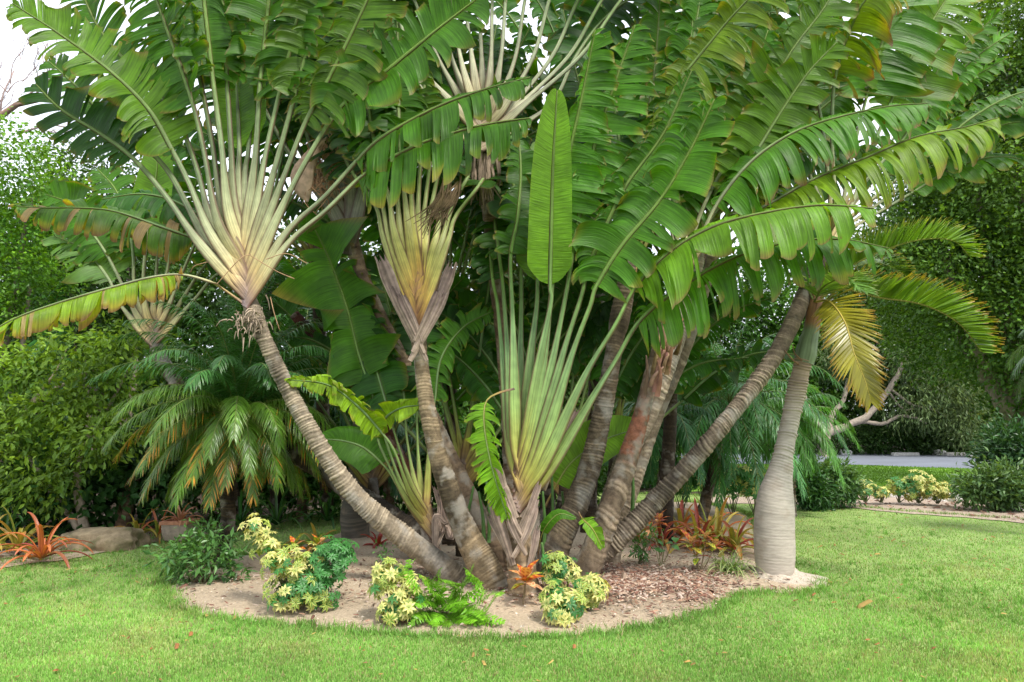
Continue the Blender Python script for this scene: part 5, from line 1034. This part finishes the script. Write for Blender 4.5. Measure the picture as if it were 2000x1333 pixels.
def rosette_geo(colf, nl=8, L=.075, W=.026, droop=.45, name='rosette_shape'):
    mb = MB(); n = 6; t = np.linspace(0, 1, n); x = np.linspace(-1, 1, 3)
    for k in range(nl):
        a = 2*PI*k/nl + random.uniform(-.2, .2); l = L*random.uniform(.8, 1.15); w = W*np.sin(PI*t**.62)*.5+.0008
        dr = droop*random.uniform(.6, 1.4); y = .006 + np.cumsum(np.r_[0, np.cos(dr*t[1:]*1.5)*l/(n-1)]); z = .006-np.cumsum(np.r_[0, np.sin(dr*t[1:]*1.5-.25)*l/(n-1)])
        V = np.zeros((n, 3, 3)); V[..., 0] = w[:, None]*x; V[..., 1] = y[:, None]; V[..., 2] = z[:, None]+np.abs(x)*w[:, None]*.45
        ca, sa = math.cos(a), math.sin(a); V2 = V.copy(); V2[..., 0] = V[..., 0]*ca-V[..., 1]*sa; V2[..., 1] = V[..., 0]*sa+V[..., 1]*ca
        C = np.array([[colf(i_, b_) for b_ in x] for i_ in t])*random.uniform(.85, 1.15); mb.grid(V2, C)
    return mb.mesh(name, M_FOLS)
def vz(p, q, c): return A(*p) if c else A(*q)
SG = [rosette_geo(lambda a, b: A(.045, .17, .035)*(1.25 if abs(b) < .5 else 1)) for _ in range(3)]
SY = [rosette_geo(lambda a, b: A(.56, .54, .19) if a > .25 or abs(b) > .5 else A(.16, .30, .05)) for _ in range(3)]
SV = [rosette_geo(lambda a, b: A(.52, .54, .12) if (abs(b) > .5 or a > .8) else A(.06, .20, .03)) for _ in range(3)]
def rotm(d, spin):
    d = nrm(d); a = A(0, 0, 1) if abs(d[2]) < .95 else A(1, 0, 0); x = nrm(np.cross(a, d)); y = np.cross(d, x)
    c, s = math.cos(spin), math.sin(spin); return np.stack([x*c+y*s, -x*s+y*c, d], 1)        # columns; z axis = d
def rot_leaf(d, up):
    y = nrm(d); x = nrm(np.cross(y, up)); z = np.cross(x, y); return np.stack([x, y, z], 1)
def schefflera(label, bx, by, Y, lobes, n, mix, group='variegated umbrella shrubs', s=.74):
    """lobes: (px, py, dY, r in px)"""
    base = gb(bx, by, Y, .06); t = thing('umbrella_shrub', label, 'shrub', base, group)
    mb = MB(); w = np.array([l[3]**2 for l in lobes], float); w /= w.sum()
    for l in lobes:
        c = P(l[0], l[1], Y+l[2])
        for _ in range(3): limb(mb, [base+rng.normal(0, .02, 3)*A(1, 1, 0), base*.5+c*.5+rng.normal(0, .03, 3), c+rng.normal(0, .05, 3)], .009, .004, (.14, .15, .07), n=8, seg=5)
    mb.build('stems', M_BARKD, t)
    for i in range(n):
        k = rng.choice(len(lobes), p=w); l = lobes[k]; c = P(l[0], l[1], Y+l[2]); r = l[3]/F*Y
        d = nrm(rng.normal(size=3)*A(1, .8, .9)+A(0, -.35, .25)); p = c+d*r*random.uniform(.35, 1.22); p[2] = max(p[2], .09)
        pal = [SG, SY, SV][rng.choice(3, p=(mix[k] if isinstance(mix, list) else mix))]
        o = place(pal[i % 3], 'leaf', t, p, rotm(nrm(d+A(0, -.25, .55)), random.uniform(0, 6)), s*random.uniform(.8, 1.2))
    return t
YM = (.2, .55, .25)
schefflera('cream and green umbrella shrub with a tall shoot, in front of the date palm', 575, 1192, 5.95, [(500, 1030, .1, 24), (520, 1065, .1, 24), (545, 1100, .05, 30), (590, 1110, 0, 38), (575, 1150, -.05, 44), (560, 1180, -.05, 30), (620, 1150, 0, 40), (645, 1100, .05, 42), (665, 1085, .1, 28)], 400, [(.1, .7, .2), (.2, .6, .2), (.2, .6, .2), (.15, .6, .25), (.55, .25, .2), (.3, .5, .2), (.9, .0, .1), (1, 0, 0), (1, 0, 0)])
schefflera('cream leaved umbrella shrub left of the fern', 785, 1215, 5.65, [(755, 1120, 0, 26), (760, 1155, 0, 34), (785, 1185, -.05, 38), (800, 1150, .05, 28), (770, 1205, -.05, 28)], 220, (.2, .5, .3))
schefflera('cream and green umbrella shrub right of the red croton, upper clump', 1100, 1150, 6.2, [(1085, 1105, 0, 26), (1105, 1120, .05, 26), (1075, 1125, 0, 20)], 110, (.35, .35, .3))
schefflera('cream leaved umbrella shrub lowest of the three by the mulch', 1095, 1225, 5.6, [(1085, 1170, 0, 28), (1090, 1200, -.05, 30), (1110, 1180, 0, 26)], 130, (.25, .45, .3))
schefflera('small cream leaved umbrella shrub at the edge of the mulch', 1150, 1195, 5.9, [(1145, 1150, 0, 26), (1165, 1145, 0, 22), (1155, 1172, 0, 22)], 110, (.2, .5, .3))
# low variegated hedge shrubs further back
for i, (x, y, Yq, r, lab, m) in enumerate([(1230, 905, 11.3, 42, 'green umbrella shrub right behind the dark mottled trunk', (.85, .05, .1)), (1430, 930, 11.5, 34, 'yellow speckled shrub under the light feathery palm', (.5, .35, .15)), (1330, 930, 11.5, 34, 'green shrub behind the orange bromeliads', (.8, .1, .1)), (1475, 940, 11.6, 28, 'yellow speckled shrub close to the left of the bottle palm', (.4, .4, .2)), (1380, 900, 11.8, 34, 'dark green shrub under the long leaning trunk', (.9, .05, .05)),
    (1795, 950, 13.2, 26, 'yellow shrub in the middle of the path hedge', (.25, .5, .25)), (1832, 958, 13.1, 18, 'small yellow shrub right of the middle of the path hedge', (.25, .5, .25)), (1755, 948, 13.3, 16, 'thin yellow tipped shrub left of the middle of the path hedge', (.3, .5, .2)), (1690, 955, 13.4, 15, 'lowest reddish yellow shrub at the left of the path hedge', (.4, .5, .1)), (1720, 962, 13.3, 10, 'tiny yellow shrub low in the path hedge', (.4, .5, .1))]):
    schefflera(lab, x, y+r+6, Yq, [(x, y, 0, r), (x+r*.6, y+r*.35, 0, r*.7), (x-r*.6, y+r*.3, 0, r*.7)], 46 if r < 20 else 110, m, 'hedge shrubs behind the lawn', s=1.25)
def weedy(name, label, lobes, Y, n, size, c1, c2, group=None, tmpl=LT4, cl=.05, bx=None, by=None):
    bx = bx or lobes[0][0]; by = by or lobes[0][1]+lobes[0][2]
    base = gb(bx, by, Y, .04); t = thing(name, label, 'shrub', base, group); mb = MB(); ms = MB()
    ls = []
    for x, y, r in lobes:
        c = P(x, y, Y); ls.append((c, A(r, r, r)/F*Y))
        for _ in range(5): limb(ms, [base+rng.normal(0, .04, 3)*A(1, 1, 0), (base+c)/2+rng.normal(0, .03, 3), c+rng.normal(0, .5, 3)*r/F*Y], .006, .002, (.16, .14, .07), n=7, seg=4)
    ms.build('stems', M_BARKD, t)
    blob_foliage(mb, ls, n, 14, size, c1, c2, tmpl=tmpl*A(1.3, 1, 1), cl=cl, inner=.6, droop=.1); mb.build('foliage', M_FOLS, t, smooth=False, kind='stuff'); return t
weedy('leafy_shrub', 'airy dark green willow leaved plant at the foot of the date palm', [(370, 1110, 42), (420, 1090, 40), (400, 1055, 34), (345, 1080, 28), (450, 1120, 26)], 6.9, 75, .085, (.03, .10, .03), (.10, .22, .05), bx=395, by=1165)
GH = 'willow leaved bushes beside the path'
weedy('leafy_shrub', 'grey green willow leaved bush at the left end of the path hedge', [(1625, 935, 24), (1600, 950, 24), (1650, 950, 18)], 12.9, 380, .12, (.045, .12, .04), (.16, .27, .08), GH, cl=.11, bx=1625, by=975)
weedy('leafy_shrub', 'grey green willow leaved bush at the right end of the path hedge', [(1935, 942, 22), (1905, 958, 18), (1975, 948, 26), (1960, 968, 20)], 12.4, 280, .12, (.045, .12, .04), (.15, .26, .07), GH, cl=.12, bx=1935, by=985)
weedy('leafy_shrub', 'dark bush rising at the right edge beyond the path', [(1975, 880, 46), (2020, 900, 60), (1960, 900, 30)], 14, 480, .13, (.015, .06, .02), (.06, .16, .04), GH, cl=.14, bx=1990, by=960)
weedy('leafy_shrub', 'dense green bush directly right behind the bottle palm', [(1570, 945, 24), (1588, 962, 18)], 12.6, 280, .11, (.02, .075, .02), (.08, .2, .04), GH, cl=.1, bx=1578, by=978)
weedy('seedling', 'sparse green seedling in the sand right of the leaning trunk', [(1250, 1065, 20), (1262, 1048, 14)], 7.5, 14, .06, (.04, .14, .03), (.1, .24, .04), bx=1250, by=1090)
weedy('seedling', 'tiny green seedling between the cream shrubs and the left trunk', [(752, 1080, 10)], 6.7, 5, .04, (.05, .18, .04), (.12, .3, .06), bx=753, by=1100)

# ---------------- crotons
def crotcol(k):
    pal = [((.62, .36, .03), (.40, .05, .02)), ((.36, .06, .03), (.60, .32, .12)), ((.55, .40, .04), (.10, .24, .03)), ((.07, .22, .03), (.5, .45, .06)), ((.42, .10, .05), (.62, .40, .22)), ((.10, .015, .012), (.34, .08, .04))]
    a_, b_ = pal[k]; return lambda t, x: A(*b_) if (abs(x) < .2 or abs(x) > .9 or (int(t*6.9) % 2 and .2 < abs(x) < .6)) else A(*a_)
CR = [leaf_geo(.15, .062, crotcol(k), curl=.7, fold=.12, n=9, wave=.04, shape=.85) for k in range(6)]
def croton(label, bx, by, Y, heads, mix, s=1.0):
    base = gb(bx, by, Y, .05); t = thing('croton', label, 'croton', base, 'croton plants'); ms = MB()
    for x, y, nl in heads:
        c = P(x, y, Y); limb(ms, [base, (base+c)/2+rng.normal(0, .02, 3), c], .008, .006, (.22, .17, .10), n=8, seg=6)
        for i in range(nl):
            f = i/nl; a = i*2.4; el = 1.25-1.35*f; d = A(math.cos(a)*math.cos(el), math.sin(a)*math.cos(el), math.sin(el))
            place(CR[mix[i % len(mix)]], 'leaf', t, c+A(0, 0, -.07*f+.03), rot_leaf(d, A(0, 0, 1)+rng.normal(0, .1, 3)), s*random.uniform(.75, 1.1))
    ms.build('stems', M_BARKD, t); return t
croton('red and yellow croton at the foot of the front palm', 1020, 1175, 5.95, [(1026, 1135, 15)], [0, 0, 1, 4, 1, 3, 4], 1.25)
croton('orange and green croton on thin stems beside the grassy tuft', 1365, 1108, 7.15, [(1350, 1065, 12), (1378, 1055, 12), (1395, 1068, 10), (1362, 1085, 8)], [2, 0, 4, 3, 1, 5, 2], 1.1)
croton('dark red and yellow croton under the long leaning trunk', 1290, 1050, 8.0, [(1288, 1018, 14), (1270, 1030, 8)], [0, 5, 4, 5, 1], 1.0)
croton('yellow and red croton behind the tall cream shoot', 602, 1120, 6.15, [(575, 1072, 9), (620, 1066, 10)], [2, 0, 2, 1], .95)
# round leafed sprig
SQ = leaf_geo(.10, .085, lambda t, x: A(.06, .20, .03), curl=.5, fold=.08)
t = thing('seedling', 'small plant with rounded bright green leaves left of the orange croton', 'plant', gb(1290, 1085, 7.4, .05)); ms = MB(); b = A(*t['_o'])
for x, y in ((1285, 1058), (1300, 1062), (1318, 1050), (1312, 1066), (1280, 1070), (1296, 1074)):
    p = P(x, y, 7.4); limb(ms, [b, (b+p)/2, p], .004, .003, (.2, .2, .08), n=6, seg=5); place(SQ, 'leaf', t, p, rot_leaf(A(random.uniform(-1, 1), -.5, random.uniform(-.3, .3)), A(0, -.4, 1)), random.uniform(.6, 1))
ms.build('stems', M_BARKD, t)

# ---------------- bromeliads
def strap(root, p0, az, el, L, W, c0, c1, g):
    c = spline(grav_path(p0, az, el, L, g), 14); T, N, B = frames(c, A(0, 0, 1.0)+A(math.cos(az), math.sin(az), 0)*-.4)
    t = np.linspace(0, 1, 14); w = W*(np.clip(1.25-.25*t, 0, 1))*np.sqrt(np.clip(1-t**3.5, .002, 1))*.5; x = np.linspace(-1, 1, 5)
    V = c[:, None]+B[:, None]*(w[:, None]*x)[..., None]+N[:, None]*((x**2)*w[:, None]*.55)[..., None]
    C = (np.asarray(c0)*(1-t[:, None, None])+np.asarray(c1)*t[:, None, None])*(1+.18*np.cos(x*5))[None, :, None]*np.ones((14, 5, 1))
    mb = MB(); mb.grid(V, C); mb.build('leaf', M_FOLS, root)
def brom(label, bx, by, Y, n, L, W, cols, group='orange and red bromeliads', flat=0):
    t = thing('bromeliad', label, 'bromeliad', gb(bx, by, Y, .05), group); b = A(*t['_o'])
    for i in range(n):
        f = i/n; az = i*2.39996+bx; el = math.radians(82-62*f-flat); c0, c1 = cols[int(rng.integers(len(cols)))]; b_ = random.uniform(.7, 1.2)
        strap(t, b+A(math.cos(az), math.sin(az), 0)*.02+A(0, 0, .02), az, el, L*random.uniform(.75, 1.15), W*random.uniform(.85, 1.15), A(*c0)*b_, A(*c1)*b_, random.uniform(.9, 2.0))
    return t
OR = [((.42, .13, .05), (.55, .17, .06)), ((.50, .22, .10), (.48, .12, .05)), ((.26, .27, .06), (.50, .22, .05)), ((.30, .05, .04), (.42, .10, .07)), ((.24, .28, .06), (.46, .34, .06))]
GO = [((.22, .30, .05), (.42, .30, .05)), ((.30, .30, .05), (.45, .20, .05)), ((.14, .24, .04), (.30, .30, .05))]
brom('orange bromeliad with long curling leaves in front of the rock', 82, 1082, 7.9, 22, .56, .048, OR[:2]+OR[3:4])
brom('green gold bromeliad behind the orange one at the left edge', 35, 1075, 8.3, 15, .58, .055, GO)
brom('yellow green bromeliad at the left edge of the picture', -30, 1090, 8.0, 13, .6, .05, GO)
brom('gold bromeliad between the rock and the clay pot', 268, 1050, 9.3, 12, .42, .045, GO+OR[:1])
brom('brown and gold bromeliad leaning on the clay pot', 308, 1048, 9.4, 12, .38, .04, GO+OR[:2])
brom('tall golden bromeliad alone on the sand behind the cream shoot', 620, 1062, 8.2, 11, .42, .065, [((.22, .20, .05), (.38, .28, .05)), ((.30, .14, .08), (.36, .26, .05))])
brom('small dark red bromeliad beside the grey swollen trunk', 738, 1055, 8.6, 9, .28, .05, [((.3, .03, .03), (.36, .06, .04))])
brom('pink edged bromeliad under the leaning trunk', 1290, 1010, 8.6, 15, .62, .05, [OR[3], ((.45, .12, .10), (.5, .16, .12)), OR[2]])
for i, (x, y, Yq, l, lab) in enumerate([(1365, 1025, 8.4, .55, 'orange bromeliad with pale bases above the orange croton'), (1400, 1020, 8.6, .62, 'tallest orange bromeliad of the right group, upright leaves'), (1432, 1030, 8.3, .50, 'orange bromeliad nearest the bottle palm'), (1385, 1000, 9.2, .6, 'green gold bromeliad at the back of the right group'), (1330, 1000, 9.4, .55, 'copper bromeliad at the back beside the leaning trunk')]):
    brom(lab, x, y, Yq, 17, l, .058, OR+GO[:1] if i != 3 else GO+OR[:1])
brom('dark green and red bromeliad left of the leaning trunk', 1240, 1000, 9.0, 12, .5, .05, [((.1, .2, .04), (.3, .2, .05)), OR[2]])
# grassy tuft
t = thing('grass_tuft', 'arching variegated grassy tuft left of the bottle palm', 'plant', gb(1425, 1092, 7.2, .05)); b = A(*t['_o'])
for i in range(110):
    az = random.uniform(0, 2*PI); strap(t, b+rng.normal(0, .06, 3)*A(1, 1, 0), az, random.uniform(.6, 1.4), random.uniform(.22, .46), .010, A(.12, .26, .06)*random.uniform(.7, 1.2), A(.34, .40, .16)*random.uniform(.7, 1.2), random.uniform(1.2, 2.6))
# strap leaved understory, left
for i, (x, y, Yq, n, l, lab) in enumerate([(10, 1060, 9.0, 14, .8, 'strap leaved green clump behind the bromeliads at the left edge'), (330, 1030, 9.9, 16, .6, 'dark strap leaved clump behind the clay pot'), (470, 1020, 10.2, 18, .7, 'dark strap leaved clump behind the date palm trunk'), (540, 1015, 10.4, 18, .7, 'dark strap leaved clump right of the date palm trunk'), (640, 1000, 10.8, 18, .7, 'dark strap leaved clump behind the golden bromeliad')]):
    brom(lab, x, y, Yq, n, l, .04, [((.02, .09, .02), (.05, .16, .03)), ((.03, .11, .02), (.10, .22, .03))], group='strap leaved clumps in the shade')
# ---------------- fern
t = thing('fern', 'bright green sword fern right of the cream leaved shrub', 'fern', gb(865, 1205, 5.75, .05)); b = A(*t['_o'])
FR = [(880, 1190, 825, 1165, 800, 1130, 798, 1095), (880, 1195, 900, 1150, 915, 1125, 925, 1105), (890, 1200, 930, 1180, 960, 1160, 982, 1160), (880, 1205, 880, 1215, 900, 1230, 925, 1228), (870, 1195, 850, 1180, 835, 1175, 815, 1185), (865, 1200, 830, 1210, 850, 1230, 880, 1232), (885, 1190, 890, 1160, 880, 1140, 865, 1135), (880, 1200, 920, 1205, 950, 1205, 985, 1215), (875, 1195, 860, 1160, 855, 1140, 860, 1120), (880, 1195, 910, 1170, 935, 1150, 925, 1130), (875, 1200, 905, 1190, 930, 1195, 945, 1210), (870, 1200, 840, 1195, 820, 1205, 800, 1225), (880, 1200, 870, 1185, 895, 1175, 910, 1180), (875, 1205, 860, 1200, 840, 1215, 845, 1235), (885, 1200, 905, 1200, 925, 1215, 945, 1232), (872, 1198, 852, 1170, 840, 1150, 832, 1128)]
FR += [tuple(v+random.uniform(-16, 16)*(j > 1) for j, v in enumerate(q_)) for q_ in FR]
for i, q_ in enumerate(FR):
    pts = [b]+[P(q_[j], q_[j+1], 5.75-.05*j+random.uniform(-.08, .08)) for j in range(2, 8, 2)]
    for p in pts: p[2] = max(p[2], .05)
    g_ = A(.17, .40, .025)*random.uniform(.8, 1.25)
    frond(t, pts, 36, .072, .012, g_, g_*1.1, a0=85, a1=70, droop=.25, v=.1, up=(random.uniform(-.3, .3), -.5, .9), r0=.003, rachis=(.2, .26, .05), jit=.1, gap=.18, lo=.2)
# ---------------- rock, pot
def rock(name, label, x, y, Y, sx, sy, sz, colr, group=None, seed=0, rough=.22, cat='rock'):
    nu, nv = 64, 36; u = np.linspace(0, 2*PI, nu, endpoint=False); v = np.linspace(-.35, PI/2, nv)
    d = np.stack([np.cos(u)[None]*np.cos(v)[:, None], np.sin(u)[None]*np.cos(v)[:, None], np.sin(v)[:, None]*np.ones((1, nu))], -1)
    e = np.sign(d)*np.abs(d)**.72; r = 1+rough*noi(d+seed, 1.6)+rough*.4*noi(d+seed, 5)+rough*.12*noi(d, 17); c = gb(x, y, Y, 0)
    V = c + e*r[..., None]*A(sx, sy, sz); mb = MB(); mb.grid(V, A(*colr)*(1+.25*noi(V, 5))[..., None], closed=True)
    return tag(mb.build(name, M_ROCK), label, cat, group)
rock('rock', 'large rough limestone boulder at the left border', 188, 1068, 8.9, .54, .30, .235, (.27, .21, .13), seed=3, rough=.36)
GS = 'white boulders edging the path hedge'
for i, (x, y, w, lab) in enumerate([(1665, 966, .22, 'white boulder at the left end of the path hedge'), (1712, 970, .20, 'low white boulder second from the left under the path hedge'), (1750, 974, .30, 'long white boulder in the middle under the path hedge'), (1812, 978, .26, 'white boulder under the small yellow shrub'), (1858, 982, .30, 'bright white boulder at the right of the path hedge'), (1985, 1000, .25, 'white boulder half hidden at the right edge')]):
    rock('boulder', lab, x, y, float(G(x, y)[1])+.2, w, .2, .17, (.6, .57, .54), GS, seed=i*3.1, rough=.15)
for i, (x, lab) in enumerate([(1652, 'round white stone on the road edge near the grey tree'), (1835, 'round white stone between the two wheel stops')]):
    g_ = G(x, 889); rock('road_stone', lab, x, 889, float(g_[1]), .30, .25, .26, (.7, .7, .7), 'round white stones on the road edge', seed=i, rough=.04)
def boxm(mb, c, sx, sy, sz, colr, bev=.03):
    # bevelled block with sloping faces
    xs = [(-sx, 0), (-sx, sz-bev), (-sx+bev, sz), (sx-bev, sz), (sx, sz-bev), (sx, 0)]
    a = A(*[[x, -sy - (.02 if z < sz-.001 else -.03), z] for x, z in xs]); b_ = a*A(1, -1, 1); V = np.stack([a, b_])+c
    mb.grid(V, colr); mb.add(V[0], Q=[[0, 1, 4, 5], [1, 2, 3, 4]], C=colr); mb.add(V[1], Q=[[5, 4, 1, 0], [4, 3, 2, 1]], C=colr)
for x, lab in ((1768, 'pale concrete wheel stop left of the right round stone'), (1872, 'pale concrete wheel stop at the right end of the road')):
    g_ = G(x, 891); mb = MB(); boxm(mb, g_, .60, .09, .16, A(.5, .48, .46)); tag(mb.build('wheel_stop', M_CLAY, smooth=False), lab, 'wheel stop', 'wheel stops along the far road edge')
t = thing('plant_pot', 'square clay pot with red rim in the left border under the date palm fronds', 'pot', gb(350, 1046, 9.3))
mb = MB(); b = A(*t['_o']); R_ = []
for z_, h_ in ((0, .10), (.02, .13), (.10, .155), (.22, .165), (.24, .15)):
    R_.append([b+A(sx_*h_, sy_*h_, z_) for sx_, sy_ in ((-1, -1), (-.3, -1.06), (.3, -1.06), (1, -1), (1.04, 0), (1, 1), (0, 1), (-1, 1), (-1.04, 0))])
mb.grid(np.array(R_), A(.30, .24, .19), closed=True); mb.build('pot_body', M_CLAY, t, smooth=False)
mb = MB(); R_ = []
for z_, h_ in ((.225, .16), (.225, .185), (.265, .185), (.27, .15), (.22, .145), (.21, 0.01)): R_.append([b+A(sx_*h_, sy_*h_, z_) for sx_, sy_ in ((-1, -1), (0, -1), (1, -1), (1, 0), (1, 1), (0, 1), (-1, 1), (-1, 0))])
mb.grid(np.array(R_), A(.36, .17, .10), closed=True); mb.build('rim', M_CLAY, t, smooth=False)
tp = thing('bromeliad', 'brown leaved bromeliad growing in the clay pot', 'bromeliad', b+A(0, 0, .2), 'orange and red bromeliads')
for i in range(12): strap(tp, b+A(0, 0, .2), i*2.4, math.radians(80-4*i), .34, .045, A(.34, .16, .10), A(.40, .20, .12), 1.2)

for o in list(bpy.data.objects):
    if '_o' in o: del o['_o']
